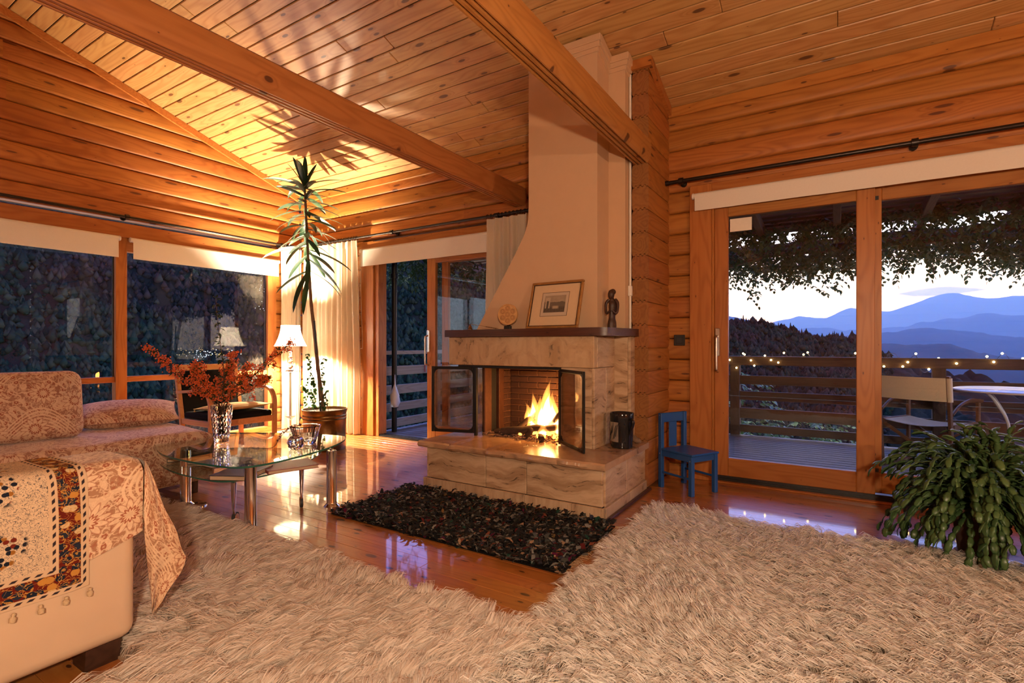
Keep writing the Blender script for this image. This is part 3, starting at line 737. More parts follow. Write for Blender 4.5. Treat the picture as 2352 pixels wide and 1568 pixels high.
rod('dark curtain rod above the big right door with bare end', (-1.19, YW-.10, 2.442), (2.6, YW-.10, 2.442), (.10, 1.62, 3.2), (0, .10, 0), .016, (1, 1))
# ------------------------------------------------------------------ curtains
def curtain(label, o, dx, n, z0, z1, amp, width, folds, seed, flare=0.0, group=None):
    """o: start on the rod, dx: unit dir along the rod, n: normal into the room"""
    rr = random.Random(seed); o = Vector(o); dx = Vector(dx); n = Vector(n)
    e = thing('curtain', label, 'curtain', tuple(o-Vector((0, 0, o.z))))
    ph = [rr.uniform(-.5, .5) for _ in range(40)]
    q = MB(); nu, nv = folds*9, 26
    def f(u, v):
        z = z0+(z1-z0)*v; a = amp*(0.45+0.55*min(1, (1-v)*3)) if v > .67 else amp
        ww = width*(1+flare*(1-v))
        s_ = math.sin(2*PI*folds*u+.5*math.sin(5*u+2*v))+.35*math.sin(2*PI*folds*1.7*u+1.3+1.2*(1-v))
        return o*1.0-Vector((0, 0, o.z))+dx*(ww*u+.012*math.sin(9*v+11*u)*(1-v))+n*(a*s_+.02*(1-v)*math.sin(3*u+1))+Vector((0, 0, z))
    q.grid(f, nu, nv, lambda u, v: (u*2, v*2.4)); q.build('fabric', M['curtain'], e, 180)
    q = MB(); q.grid(lambda u, v: f(u, .965+.035*v)+n*.004, nu, 2); q.build('heading_tape', M['curtain'], e, 180)
    for k in range(folds*2+1):
        c = o+dx*(width*k/(folds*2)); q = MB()
        ring = [c+Vector((0, 0, -.004))+n*(.024*math.cos(a))+Vector((0, 0, .024*math.sin(a))) for a in np.linspace(0, 2*PI, 13)]
        q.tube(ring, .0032, 5, False); q.build('ring', M['rod'], e, 60)
    return e
curtain('cream curtain bunched beside the left window in the corner', (XA+.10, 4.07, 2.396), (0, 1, 0), (1, 0, 0), .015, 2.37, .022, .31, 5, 1)
curtain('wide cream curtain behind the potted dracaena', (-5.96, YW-.10, 2.405), (1, 0, 0), (0, -1, 0), .012, 2.375, .032, 1.00, 11, 2, .03)
curtain('cream curtain half hidden behind the chimney breast', (-3.02, YW-.10, 2.405), (1, 0, 0), (0, -1, 0), .012, 2.375, .036, .62, 7, 3)
# ------------------------------------------------------------------ roller blinds
def blind(label, o, dx, n, L, z0, z1, r=.024, chain=None):
    o = Vector(o); dx = Vector(dx); n = Vector(n); e = thing('roller_blind', label, 'blind', tuple(o))
    q = MB(); q.cyl(o+Vector((0, 0, z1-r-o.z))+dx*.004, o+Vector((0, 0, z1-r-o.z))+dx*(L-.004), r, 20); q.build('roll', M['blind'], e, 50)
    f = MB(); nu = 24
    def g(u, v):
        z = z0+(z1-r-z0)*v
        return o-Vector((0, 0, o.z))+dx*(.012+(L-.024)*u)+n*(r*.98+.0035*math.sin(7*u*L+3)*(1-v)+.002*math.sin(19*u*L))+Vector((0, 0, z))
    f.grid(g, nu, 6); f.grid(lambda u, v: g(1-u, v)-n*.002, nu, 6); fb = f.build('fabric', M['blind'], e, 180)
    q = MB(); zb = o-Vector((0, 0, o.z))+n*(r*.98)+Vector((0, 0, z0+.005)); q.tube([zb+dx*.012, zb+dx*(L-.012)], .006, 8); q.build('bottom_bar', M['blind'], fb, 60)
    for t in (-.012, L-.006):
        q = MB(); c = o+Vector((0, 0, z1-r-o.z))+dx*t; q.cyl(c, c+dx*.018, r*.95, 16); q.cyl(c+dx*.006, c+dx*.010, r*1.12, 16); q.build('end_cap', M['white'], e, 50)
    if chain:
        q = MB(); c = o+dx*(-.02)+Vector((0, 0, z1-r-o.z)); b = chain
        q.tube(catmull([c+n*.012, c+n*.018+Vector((0, 0, -.6)), c+n*.022+dx*.004+Vector((0, 0, b-c.z+.06)), c+n*.002+dx*.024+Vector((0, 0, b-c.z)), c-n*.012+dx*.03+Vector((0, 0, b-c.z+.07)), c-n*.012+Vector((0, 0, -.5)), c-n*.012], 8), .0028, 6)
        q.build('bead_chain', M['white'], e, 60)
    return e
blind('cream roller blind over the left window, beside the corner curtain', (XA+.035, 2.425, 2.19), (0, 1, 0), (1, 0, 0), 1.66, 1.985, 2.205)
blind('cream roller blind over the left window, above the sofa cushions', (XA+.035, .70, 2.19), (0, 1, 0), (1, 0, 0), 1.62, 1.985, 2.205)
blind('cream roller blind with bead chain over the door behind the fireplace', (-4.955, YW-.035, 2.25), (1, 0, 0), (0, -1, 0), 2.5, 2.057, 2.272, .024, 1.06)
blind('cream roller blind over the big right door', (-1.0, YW-.055, 2.3), (1, 0, 0), (0, -1, 0), 3.2, 2.188, 2.335, .024)
# ------------------------------------------------------------------ fireplace
HZ = 0.366; BY = 3.385; LZ0, LZ1 = 0.937, 1.165; MZ = 1.222
fp = thing('fireplace', 'travertine corner fireplace with cream plaster chimney and open glass doors', 'fireplace', (-1.97, 3.45, 0))
def part(name, mat, box, c=.003, par=fp, bow=0):
    q = MB(); cx = [(box[0]+box[1])/2, (box[2]+box[3])/2, (box[4]+box[5])/2]
    q.box(box[0]-cx[0], box[1]-cx[0], box[2]-cx[1], box[3]-cx[1], box[4]-cx[2], box[5]-cx[2], c)
    off = Vector((0, 0, 0)); pp = par
    while pp is not None: off += Vector(pp.location); pp = pp.parent
    return obj(name, q.mesh(name, M[mat]), par, tuple(Vector(cx)-off))
# hearth
q = MB(); q.box(-2.68, -1.265, 3.075, SY-.005, 0, .322); q.box(-2.62, -1.345, SY-.006, 4.12, 0, .35); q.build('hearth_core', M['soot'], fp)
# slab with a hewn front edge
q = MB(); n = 60; top = []; rr = random.Random(4)
fx = np.linspace(-2.735, -1.212, n)
prof = []
for i, x in enumerate(fx):
    w = .006*math.sin(x*19)+.004*math.sin(x*53+1)+rr.uniform(-.003, .003)
    prof.append([(x, 3.0+w*.3, HZ), (x, 2.988+w, HZ-.010), (x, 2.986+w*1.5, HZ-.028), (x, 2.996+w, .322), (x, SY-.006, .322), (x, SY-.006, HZ)])
V = [p for r_ in prof for p in r_]; F = []
for i in range(n-1):
    for k in range(6): F.append((i*6+k, i*6+(k+1) % 6, (i+1)*6+(k+1) % 6, (i+1)*6+k))
F += [tuple(range(6))[::-1], tuple(range((n-1)*6, n*6))]
q.add(V, F); q.build('hearth_slab', M['trav_top'], fp, 30)
for i, (a, b) in enumerate(((-2.686, -2.147), (-2.144, -1.806), (-1.803, -1.253))): part('stone_panel', 'trav', (a, b, 3.05, 3.074, .079, .320))
for a, b in ((3.074, 3.46), (3.463, SY-.006)): part('stone_panel', 'trav', (-1.264, -1.240, a, b, .079, .320))
part('stone_panel', 'trav', (-2.70, -2.681, 3.05, SY-.01, .079, .320))
for a, b in ((-2.705, -2.31), (-2.308, -1.81), (-1.808, -1.228)): part('plinth_stone', 'trav_plinth', (a, b, 3.028, 3.05, 0, .078))
for a, b in ((3.05, 3.5), (3.502, SY-.006)): part('plinth_stone', 'trav_plinth', (-1.250, -1.226, a, b, 0, .078))
part('plinth_stone', 'trav_plinth', (-2.722, -2.70, 3.03, SY-.01, 0, .078))
part('floor_strip', 'mantel', (-1.224, -1.198, 3.02, SY+.02, 0, .02), .004)
# right pier, second step, lintel
PX0, PX1 = -1.715, -1.448
for z0, z1 in ((HZ, .655), (.657, LZ0-.002)):
    part('stone_panel', 'trav', (PX0, PX1-.022, BY, BY+.03, z0, z1))
part('stone_panel', 'trav', (PX1-.021, PX1, BY, 3.60, HZ, LZ0-.002)); part('stone_panel', 'trav', (PX1-.021, PX1, 3.602, 3.77, HZ, LZ0-.002))
part('stone_panel', 'trav', (PX1-.02, -1.345, 3.77, 3.795, HZ, LZ1)); part('stone_panel', 'trav', (-1.344, -1.322, 3.77, SY-.003, HZ, LZ1))
q = MB(); q.box(PX0+.03, PX1-.022, BY+.031, 4.08, HZ, LZ0); q.box(PX1-.02, -1.346, 3.797, SY-.002, HZ, LZ1-.002); q.build('pier_core', M['soot'], fp)
part('lintel_front', 'trav_lintel', (-2.752, PX1-.001, BY-.004, BY+.05, LZ0, LZ1), .004)
part('lintel_side', 'trav', (PX1-.022, PX1+.001, BY+.051, 3.768, LZ0, LZ1))
part('lintel_side', 'trav', (-2.751, -2.72, BY+.051, 4.08, LZ0, LZ1))
q = MB(); q.box(-2.719, PX1-.024, BY+.052, 4.08, LZ0, LZ1); q.build('lintel_core', M['soot'], fp)
part('lintel_bar', 'black', (-2.66, PX0+.01, BY+.0, BY+.035, LZ0-.022, LZ0-.001), .003)
# mantel shelf
q = MB(); q.prism([(-2.772, 3.36), (-2.745, 3.318), (-1.385, 3.318), (-1.335, 3.345), (-1.290, 3.82), (-1.290, SY-.003), (-1.36, SY-.003), (-1.5, 4.08), (-2.772, 4.08)], LZ1, MZ, 'z')
e_ = (-2.05, 3.5, LZ1); q.v = [(x-e_[0], y-e_[1], z-e_[2]) for x, y, z in q.v]
obj('mantel_shelf', q.mesh('mantel_shelf', M['mantel'], 30), fp, tuple(Vector(e_)-Vector(fp.location)))
# chimney breast
CY = 3.56
kx = catmull([(-2.60, MZ, 0), (-2.36, 1.60, 0), (-2.16, 1.92, 0), (-2.098, 2.06, 0), (-2.085, 2.20, 0)], 5)
poly = [(p.x, p.y) for p in kx]+[(-2.085, ceil_z(CY)-.01), (-1.50, ceil_z(CY)-.01), (-1.50, MZ)]
q = MB(); q.prism(poly, CY, 3.80, 'y'); q.prism([(p[0], p[1] if p[1] < 3 else ceil_z(4.05)-.01) for p in poly], 3.80, 4.08, 'y'); q.build('chimney_breast', M['plaster'], fp)
q = MB(); q.box(-1.50, -1.366, 3.78, SY-.004, MZ, ceil_z(SY)-.01); q.build('chimney_return', M['plaster'], fp)
# cornice: stepped moulding under the sloping ceiling
def cornice(y0, x0, x1, ys):
    m = MB()
    for d, h0, h1 in ((.012, .115, .0), (.024, .085, .0), (.036, .05, .0)):
        zc = ceil_z(y0)-.012
        m.box(x0, x1+d, y0-d, y0, zc-h0, zc, .004)
        m.prism([(y0, ceil_z(y0)-.012), (ys, ceil_z(ys)-.012), (ys, ceil_z(ys)-.012-h0), (y0, ceil_z(y0)-.012-h0)], x1, x1+d, 'x')
    return m
cornice(CY, -2.085, -1.50, 3.78).build('cornice', M['plaster'], fp)
cornice(3.78, -1.499, -1.366, SY-.004).build('cornice', M['plaster'], fp)
# firebox: steel lining, bricks
FBX0, FBX1, FBY = -2.47, -1.715, 3.90
q = MB(); q.box(FBX0-.10, FBX1+.06, FBY+.03, FBY+.09, HZ, LZ0); q.box(FBX0-.09, FBX0-.032, 3.70, FBY+.09, HZ, LZ0); q.box(FBX0-.09, FBX1+.04, BY+.052, FBY+.09, LZ0-.012, LZ0-.002)
q.build('firebox_shell', M['soot'], fp)
q = MB(); q.box(FBX0-.03, FBX1+.03, FBY+.006, FBY+.029, HZ, LZ0-.013); q.box(FBX0-.031, FBX0-.006, 3.78, FBY+.005, HZ, LZ0-.013); q.box(FBX1+.006, FBX1+.029, 3.43, FBY+.005, HZ, LZ0-.013)
q.build('mortar_bed', M['mortar'], fp)
bh, bw, g = .0515, .185, .006
_bk = {}
def brick(x0, x1, y0, y1, z0, z1):
    d = (round(x1-x0, 3), round(y1-y0, 3), round(z1-z0, 3))
    if d not in _bk:
        m = MB(); m.box(-d[0]/2, d[0]/2, -d[1]/2, d[1]/2, -d[2]/2, d[2]/2, .004); _bk[d] = m.mesh('brick', M['brick'])
    obj('brick', _bk[d], fp, ((x0+x1)/2-fp.location[0], (y0+y1)/2-fp.location[1], (z0+z1)/2))
z = HZ+.002; r = 0
while z+bh < LZ0:
    x = FBX0-(bw/2 if r % 2 else 0)
    while x < FBX1:
        a, b = max(x, FBX0)+g/2, min(x+bw, FBX1)-g/2
        if b-a > .03: brick(a, b, FBY-.006, FBY+.006, z, z+bh-g)
        x += bw
    brick(FBX0-.006, FBX0+.006, 3.785, 3.835 if r % 2 else 3.885, z, z+bh-g)
    if r % 2: brick(FBX0-.006, FBX0+.006, 3.841, 3.889, z, z+bh-g)
    for a, b in (((3.43, 3.60), (3.605, 3.78), (3.785, 3.89)) if r % 2 else ((3.43, 3.51), (3.515, 3.70), (3.705, 3.89))): brick(FBX1-.006, FBX1+.006, a, b, z, z+bh-g)
    z += bh; r += 1
part('iron_post', 'rust', (FBX0-.03, FBX0+.012, 3.70, 3.775, HZ, LZ0-.013), .006)
part('iron_post', 'rust', (FBX0-.03, FBX0+.004, 3.50, 3.60, HZ, LZ0-.013), .006)
part('iron_plate', 'soot', (FBX0-.035, FBX0-.018, 3.60, 3.70, HZ, LZ0-.013), .002)
# side glass strip
q = MB(); q.box(FBX0-.022, FBX0-.016, BY+.03, 3.50, HZ+.02, LZ0-.03); q.build('side_glass', M['fireglass'], fp)
part('glass_frame', 'black', (FBX0-.03, FBX0-.006, BY+.004, BY+.028, HZ, LZ0-.02), .003)
# glass doors
def fdoor(hx, hy, ang, w=.385, z0=.385, z1=.925):
    R_ = Matrix.Translation((hx, hy, 0)) @ Matrix.Rotation(ang, 4, 'Z')
    q = MB(); t = .016
    b = .024
    for bx in ((0, b, -t/2, t/2, z0, z1), (w-b, w, -t/2, t/2, z0, z1), (b, w-b, -t/2, t/2, z0, z0+b), (b, w-b, -t/2, t/2, z1-b, z1)): q.box(*bx, .004)
    for cx_, cz_, sx, sz in ((b, z0+b, 1, 1), (w-b, z0+b, -1, 1), (b, z1-b, 1, -1), (w-b, z1-b, -1, -1)):
        q.prism([(cx_, cz_), (cx_+sx*.035, cz_), (cx_+sx*.012, cz_+sz*.012), (cx_, cz_+sz*.035)], -t/2+.003, t/2-.003, 'y')
    q.v = [tuple(R_ @ Vector(p)) for p in q.v]
    d = q.build('glass_door', M['black'], fp)
    q = MB(); q.box(b, w-b, -.003, .003, z0+b, z1-b); q.v = [tuple(R_ @ Vector(p)) for p in q.v]; q.v = [tuple(Vector(p)-Vector(fp.location)) for p in q.v]; obj('pane', q.mesh('pane', M['fireglass']), d)
    q = MB(); q.cyl((-.004, 0, z0-.012), (-.004, 0, z1+.012), .009, 10); 
    q.v = [tuple(Vector(R_ @ Vector(p))-Vector(fp.location)) for p in q.v]; obj('hinge_rod', q.mesh('hinge_rod', M['rust'], 60), d)
    return d
fdoor(-2.49, 3.40, math.atan2(3.285-3.40, -2.86+2.49))
fdoor(-1.728, 3.40, math.atan2(3.118-3.40, -1.398+1.728), w=.42)
# ------------------------------------------------------------------ fire
fx_, fy_ = -2.03, 3.70
def fwood(label, p0, p1, r, seed, twist=.0):
    rr = random.Random(seed); p0 = Vector(p0); p1 = Vector(p1); e = thing('firewood', label, 'firewood', tuple(p0))
    n = 9; path = []; rad = []
    for i in range(n):
        t = i/(n-1); path.append(p0.lerp(p1, t)+Vector((rr.uniform(-1, 1), rr.uniform(-1, 1), rr.uniform(-1, 1)))*r*.22); rad.append(r*rr.uniform(.8, 1.1)*(1-.25*twist*t))
    q = MB(); q.tube(path, rad, 9); q.build('charred_log', M['char'], e, 50)
    return e
fwood('long charred log lying across the front of the fire', (-2.30, 3.50, .395), (-1.86, 3.66, .455), .035, 1, .6)
fwood('burnt log leaning up into the flames on the left', (-2.24, 3.62, .41), (-2.02, 3.76, .60), .026, 2, 1)
fwood('charred branch leaning to the right of the fire', (-2.00, 3.72, .42), (-1.80, 3.60, .60), .022, 3, 1)
fwood('thin charred stick on the left side of the hearth', (-2.41, 3.56, .385), (-2.15, 3.66, .40), .020, 4, .4)
fwood('short log stub standing at the front of the embers', (-2.07, 3.475, .372), (-2.04, 3.53, .43), .022, 5)
fwood('stubby burnt log end lying front right of the embers', (-1.90, 3.44, .388), (-1.96, 3.52, .392), .024, 6)
fwood('fat burnt log behind the flames', (-2.15, 3.80, .41), (-1.82, 3.80, .43), .04, 7)
# ash and straw
V = []; Q = []; rr = random.Random(9)
q = MB()
for i in range(420):
    x, y = rr.gauss(-2.07, .16), rr.gauss(3.60, .09)
    if not (FBX0+.02 < x < FBX1-.02 and 3.41 < y < FBY-.03): continue
    a = rr.uniform(0, PI); l, w_ = rr.uniform(.006, .035), rr.uniform(.002, .008); h = HZ+rr.uniform(.002, .02)
    c, s_ = math.cos(a), math.sin(a)
    q.box(-l, l, -w_, w_, -.003, .004, M=Matrix.Translation((x, y, h)) @ Matrix.Rotation(a, 4, 'Z') @ Matrix.Rotation(rr.uniform(-.4, .4), 4, 'Y'))
tag(q.build('ash_and_chips', M['ash']), 'grey ash, straw and wood chips scattered under the burning logs', 'ash', kind='stuff')
q = MB()
for i in range(70):
    x, y = rr.gauss(-2.0, .10), rr.gauss(3.64, .06)
    q.ball((min(x, FBX1-.04), y, HZ+rr.uniform(.008, .045)), rr.uniform(.008, .02), 6, 4)
tag(q.build('embers', M['ember']), 'glowing embers beneath the flames', 'embers', kind='stuff')
fire = thing('fire', 'bright yellow flames burning over the logs in the fireplace', 'fire', (fx_, fy_, HZ))
def tongue(x, y, z0, h, w, seed, mat, lean=0.0):
    rr = random.Random(seed); path = []; rad = []
    n = 14; ph = rr.uniform(0, 6)
    for i in range(n):
        t = i/(n-1)
        path.append((x+lean*t*t*h+.10*h*t*math.sin(ph+4.2*t), y+.05*h*t*math.sin(ph*2+3.5*t), z0+h*t))
        rad.append(max(.001, w*(math.sin(PI*min(1, (t+.12)**.62))**.9)*(1-t*.35)+.0005))
    rad[-1] = .001
    q = MB(); q.tube(path, rad, 12); return q.build('flame', M[mat], fire, 180)
for a in ((-1.985, 3.70, .42, .44, .070, 11, 'flame', .02), (-2.03, 3.68, .42, .30, .06, 12, 'flame', -.1), (-1.93, 3.70, .43, .34, .055, 13, 'flame', .05), (-2.125, 3.70, .49, .25, .042, 14, 'flame', .12), (-2.16, 3.69, .47, .17, .04, 15, 'flame', -.25),
          (-1.86, 3.66, .40, .25, .045, 16, 'flame', .1), (-1.97, 3.60, .37, .14, .055, 17, 'flame', 0), (-2.10, 3.64, .40, .16, .055, 18, 'flame', -.1), (-1.80, 3.64, .39, .18, .04, 19, 'flame', .05)):
    tongue(*a)
for a in ((-1.985, 3.70, .43, .31, .052, 11, 'flame_core', .02), (-2.03, 3.69, .43, .19, .045, 12, 'flame_core', -.1), (-1.93, 3.69, .44, .22, .040, 13, 'flame_core', .05), (-2.125, 3.69, .50, .15, .026, 14, 'flame_core', .12), (-2.15, 3.68, .46, .10, .026, 15, 'flame_core', -.2),
          (-1.86, 3.655, .40, .16, .032, 16, 'flame_core', .1), (-1.97, 3.60, .37, .09, .044, 17, 'flame_core', 0), (-2.09, 3.635, .40, .10, .042, 18, 'flame_core', 0), (-1.81, 3.64, .39, .11, .028, 19, 'flame_core', 0)):
    tongue(*a)
ld = bpy.data.lights.new('fire_light', 'POINT'); ld.energy = 14; ld.color = (1.0, .42, .10); ld.shadow_soft_size = .06
lo = obj('fire_light', ld, fire, (.06, -.02, .22))
# ------------------------------------------------------------------ things on the mantel
# leaning picture
pw, phh = .455, .375
tl = math.atan2(.10, .36)
e = thing('framed_picture', 'gilt framed landscape engraving leaning on the chimney', 'picture', (-1.815, 3.43, MZ), math.radians(-4))
Rm = Matrix.Rotation(-tl, 4, 'X')
def pl_(b, name, mat, par, c=0):
    q = MB(); q.box(*b, c); q.v = [tuple(Rm @ Vector(p)) for p in q.v]; return q.build(name, M[mat], par, world=False)
M['gilt'] = plain('gilt_wood', (0.40, 0.19, 0.055), 0.4, metal=0.35, nz=0.4, scale=30)
fm = obj('frame', None, e)
for b in ((-pw/2, pw/2, -.012, .012, 0, .02), (-pw/2, pw/2, -.012, .012, phh-.02, phh), (-pw/2, -pw/2+.02, -.012, .012, .02, phh-.02), (pw/2-.02, pw/2, -.012, .012, .02, phh-.02)): pl_(b, 'frame_side', 'gilt', fm, .005)
for b in ((-pw/2+.02, pw/2-.02, -.008, .004, .02, .024), (-pw/2+.02, pw/2-.02, -.008, .004, phh-.024, phh-.02), (-pw/2+.02, -pw/2+.024, -.008, .004, .024, phh-.024), (pw/2-.024, pw/2-.02, -.008, .004, .024, phh-.024)): pl_(b, 'inner_lip', 'darkwood', fm)
pl_((-pw/2+.018, pw/2-.018, .0, .008, .018, phh-.018), 'mat_board', 'matboard', e)
M['sepia'] = plain('print_border', (0.55, 0.43, 0.31), 0.8, nz=0.04)
pl_((-.118, .118, -.0015, .0, .098, .288), 'print_sheet', 'sepia', e)
for b in ((-.118, .118, -.003, -.0015, .098, .1), (-.118, .118, -.003, -.0015, .286, .288), (-.118, -.116, -.003, -.0015, .1, .286), (.116, .118, -.003, -.0015, .1, .286)): pl_(b, 'ruled_line', 'darkwood', e)
T = NT('engraving'); co = T.n('TexCoord').outputs['Object']; x, y, z = T.xyz(co)[:3]
zz = T.ma('SUBTRACT', z, .128)
cl_ = T.noise(T.vec(T.ma('MULTIPLY', x, 14.0), 0.0, T.ma('MULTIPLY', z, 22.0)), 1.0, 4).outputs[0]
skyc = T.mix(cl_, (0.50, 0.38, 0.26), (0.20, 0.15, 0.10))
hillh = T.ma('ADD', .058, T.ma('MULTIPLY', T.noise(T.vec(T.ma('MULTIPLY', x, 26.0), 0.0, 0.0), 1.0, 2).outputs[0], .03))
c = T.mix(T.step(zz, T.ma('ADD', hillh, .004), hillh), skyc, (0.15, 0.11, 0.075))
gr = T.noise(T.vm('MULTIPLY', co, (90, 1, 110)), 1.0, 3).outputs[0]
c = T.mix(T.step(zz, .045, .03), c, T.mix(gr, (0.03, 0.024, 0.018), (0.17, 0.12, 0.08)))
pool = T.ma('MULTIPLY', T.step(T.ma('ABSOLUTE', T.ma('SUBTRACT', x, .01)), .035, .015), T.step(T.ma('ABSOLUTE', T.ma('SUBTRACT', zz, .034)), .016, .004))
c = T.mix(T.ma('MULTIPLY', pool, .8), c, (0.5, 0.38, 0.25))
tw = T.ma('MULTIPLY', T.step(T.ma('ABSOLUTE', T.ma('SUBTRACT', x, -.062)), .022, .020), T.ma('MULTIPLY', T.step(zz, .026, .03), T.step(zz, .112, .110)))
arch = T.ma('MULTIPLY', T.step(T.ma('ABSOLUTE', T.ma('SUBTRACT', x, -.062)), .010, .008), T.step(zz, .088, .08))
stone = T.mix(gr, (0.32, 0.24, 0.16), (0.58, 0.46, 0.33))
c = T.mix(tw, c, T.mix(arch, stone, (0.09, 0.07, 0.05)))
M['engraving'] = T.pr(c, 0.7)
pl_((-.092, .092, -.0028, -.0015, .128, .262), 'engraving', 'engraving', e)
# carved disc
e = thing('carved_disc', 'pale round disc carved with seven ring medallions on black stand', 'ornament', (-2.205, 3.44, MZ), math.radians(8))
M['carved'] = plain('carved_wood', (0.66, 0.36, 0.14), 0.55, nz=0.15, scale=20)
M['carved_dark'] = plain('carved_recess', (0.34, 0.15, 0.05), 0.7, nz=0.2)
r0, zc = .083, .118
q = MB(); q.cyl((0, .012, zc), (0, -.004, zc), r0, 40); q.build('disc', M['carved'], e, 40, world=False)
q = MB(); q.tube([(r0*.95*math.cos(a), -.006, zc+r0*.95*math.sin(a)) for a in np.linspace(0, 2*PI, 41)], .005, 6, False); q.build('rim', M['carved'], e, 60, world=False)
for k in range(7):
    cx_, cz_ = (0, zc) if k == 6 else (.049*math.cos(k*PI/3+PI/6), zc+.049*math.sin(k*PI/3+PI/6))
    md = MB(); md.cyl((cx_, -.003, cz_), (cx_, -.006, cz_), .0235, 20); md = md.build('medallion', M['carved_dark'], e, 40, world=False)
    q = MB(); q.tube([(cx_+.0205*math.cos(a), -.0065, cz_+.0205*math.sin(a)) for a in np.linspace(0, 2*PI, 21)], .0022, 5, False)
    for j in range(6):
        a = j*PI/3; q.tube([(cx_+.0085*math.cos(a)+.006*math.cos(b), -.0065, cz_+.0085*math.sin(a)+.006*math.sin(b)) for b in np.linspace(0, 2*PI, 9)], .0014, 4, False)
    q.build('carved_ring', M['carved'], md, 60, world=False)
q = MB(); q.box(-.026, .026, -.02, .022, 0, .03, .005); q.box(-.016, .016, .013, .022, .03, .09, .003); q.build('stand', M['black'], e, world=False)
# brass incense burner with chain
e = thing('brass_bell', 'tiny brass pyramid ornament at the left end of the mantel', 'ornament', (-2.545, 3.40, MZ))
q = MB(); q.lathe([(.020, 0), (.021, .006), (.013, .012), (.016, .018), (.008, .034), (.004, .042), (.006, .046), (0, .05)], 10); q.build('body', M['brass_small'], e, 40, world=False)
e = thing('brass_wand', 'thin brass rod leaning from the little pyramid onto the mantel', 'ornament', (-2.5, 3.39, MZ))
q = MB(); q.tube([(-2.53, 3.395, MZ+.047), (-2.40, 3.385, MZ+.027), (-2.25, 3.372, MZ+.006)], .0022, 6); q.tube([(-2.38+.012*i, 3.383-.001*i, MZ+.024-.0018*i) for i in range(10)], [.003, .005]*5, 6); q.build('rod', M['brass_small'], e, 60)
# figurine
e = thing('carved_figurine', 'dark wooden standing figurine with bowed head on the mantel', 'figurine', (-1.425, 3.66, MZ), math.radians(10))
q = MB(); q.tube(catmull([(0, 0, 0), (0, 0, .05), (.002, 0, .10), (.006, 0, .16), (.004, 0, .20), (-.002, -.006, .225)], 4), [.035, .036, .036, .035, .034, .030, .027, .025, .025, .026, .028, .030, .031, .032, .031, .029, .026, .022, .020, .018, .016], 14, flat=.72)
q.build('body', M['darkwood'], e, 60, world=False)
q = MB(); q.ball((-.004, -.012, .252), .026, 14, 10, (.95, 1.0, 1.45)); q.ball((.004, .006, .272), .024, 12, 8, (1, 1, 1)); q.build('head', M['darkwood'], e, 60, world=False)
for sx in (-1, 1):
    q = MB(); q.tube(catmull([(sx*.022, 0, .215), (sx*.042, -.004, .19), (sx*.044, -.012, .14), (sx*.034, -.022, .112), (sx*.008, -.03, .135)], 4), [.013, .013, .013, .012, .012, .011, .011, .010, .010, .010, .010, .009, .009, .009, .008, .008, .008], 8); q.build('arm', M['darkwood'], e, 60, world=False)
q = MB(); q.tube(catmull([(-.014, -.022, .235), (0, -.034, .218), (.014, -.024, .238)], 4), .005, 6); q.build('hair', M['darkwood'], e, 60, world=False)
# white conduit with socket on the chimney edge
e = thing('cable_conduit', 'white vertical cable conduit with small box beside the chimney', 'conduit', (-1.356, 3.862, MZ))
q = MB(); q.box(-1.362, -1.347, 3.852, 3.8695, MZ, 3.18, .003); q.build('channel', M['white'], e)
q = MB(); q.box(-1.366, -1.338, 3.836, 3.8685, 1.475, 1.555, .004); q.build('junction_box', M['white'], e)
# black ceramic pot and driftwood
e = thing('ceramic_pot', 'glossy black ceramic pot with little handles on the hearth', 'pot', (-1.315, 3.57, HZ), math.radians(-28)); e.scale = (1.08, 1.08, 1.08)
M['glaze'] = plain('black_glaze', (0.012, 0.012, 0.014), 0.08, nz=0.4, scale=14, bump=0.15)
M['glaze_panel'] = plain('silver_glaze', (0.42, 0.36, 0.30), 0.18, metal=0.6, nz=0.35, scale=26, bump=0.5)
q = MB(); q.lathe([(.0, 0), (.062, 0), (.070, .006), (.070, .03), (.074, .10), (.078, .20), (.080, .226), (.078, .23), (.073, .226), (.070, .20), (.066, .03), (0, .012)], 28); q.build('body', M['glaze'], e, 50, world=False)
q = MB(); q.grid(lambda u, v: ((.0745+.0055*v+.002)*math.sin(-.55+1.1*u), -(.0745+.0055*v+.002)*math.cos(-.55+1.1*u), .045+.13*v), 10, 8); q.build('square_panel', M['glaze_panel'], e, 180, world=False)
q = MB()
for i in range(6):
    a0, z0_ = -.4+.14*i, .06+.015*(i % 3)
    q.tube([((.0805)*math.sin(a0+.1*k), -.0805*math.cos(a0+.1*k), z0_+.03*k+.01*math.sin(k*2+i)) for k in range(4)], .0016, 5)
q.build('scratched_lines', M['glaze'], e, 60, world=False)
for sx in (-1, 1):
    q = MB(); q.tube(catmull([(sx*.073, 0, .10), (sx*.092, 0, .135), (sx*.105, 0, .17), (sx*.100, 0, .19), (sx*.079, 0, .195)], 4), [.008]*5+[.011]*7+[.008]*5, 8); q.build('handle', M['glaze'], e, 60, world=False)
e = thing('driftwood', 'small grey piece of driftwood behind the black pot', 'driftwood', (-1.29, 3.78, HZ))
M['drift'] = plain('driftwood_grey', (0.22, 0.13, 0.08), 0.8, nz=0.5, scale=30, bump=0.6)
q = MB(); q.tube(catmull([(-.055, .02, .022), (-.02, .0, .034), (.02, -.02, .026), (.055, -.035, .020)], 4), [.012, .018, .022, .026, .028, .028, .026, .022, .024, .022, .018, .014, .010], 9, flat=.8); q.build('branch', M['drift'], e, 60, world=False)
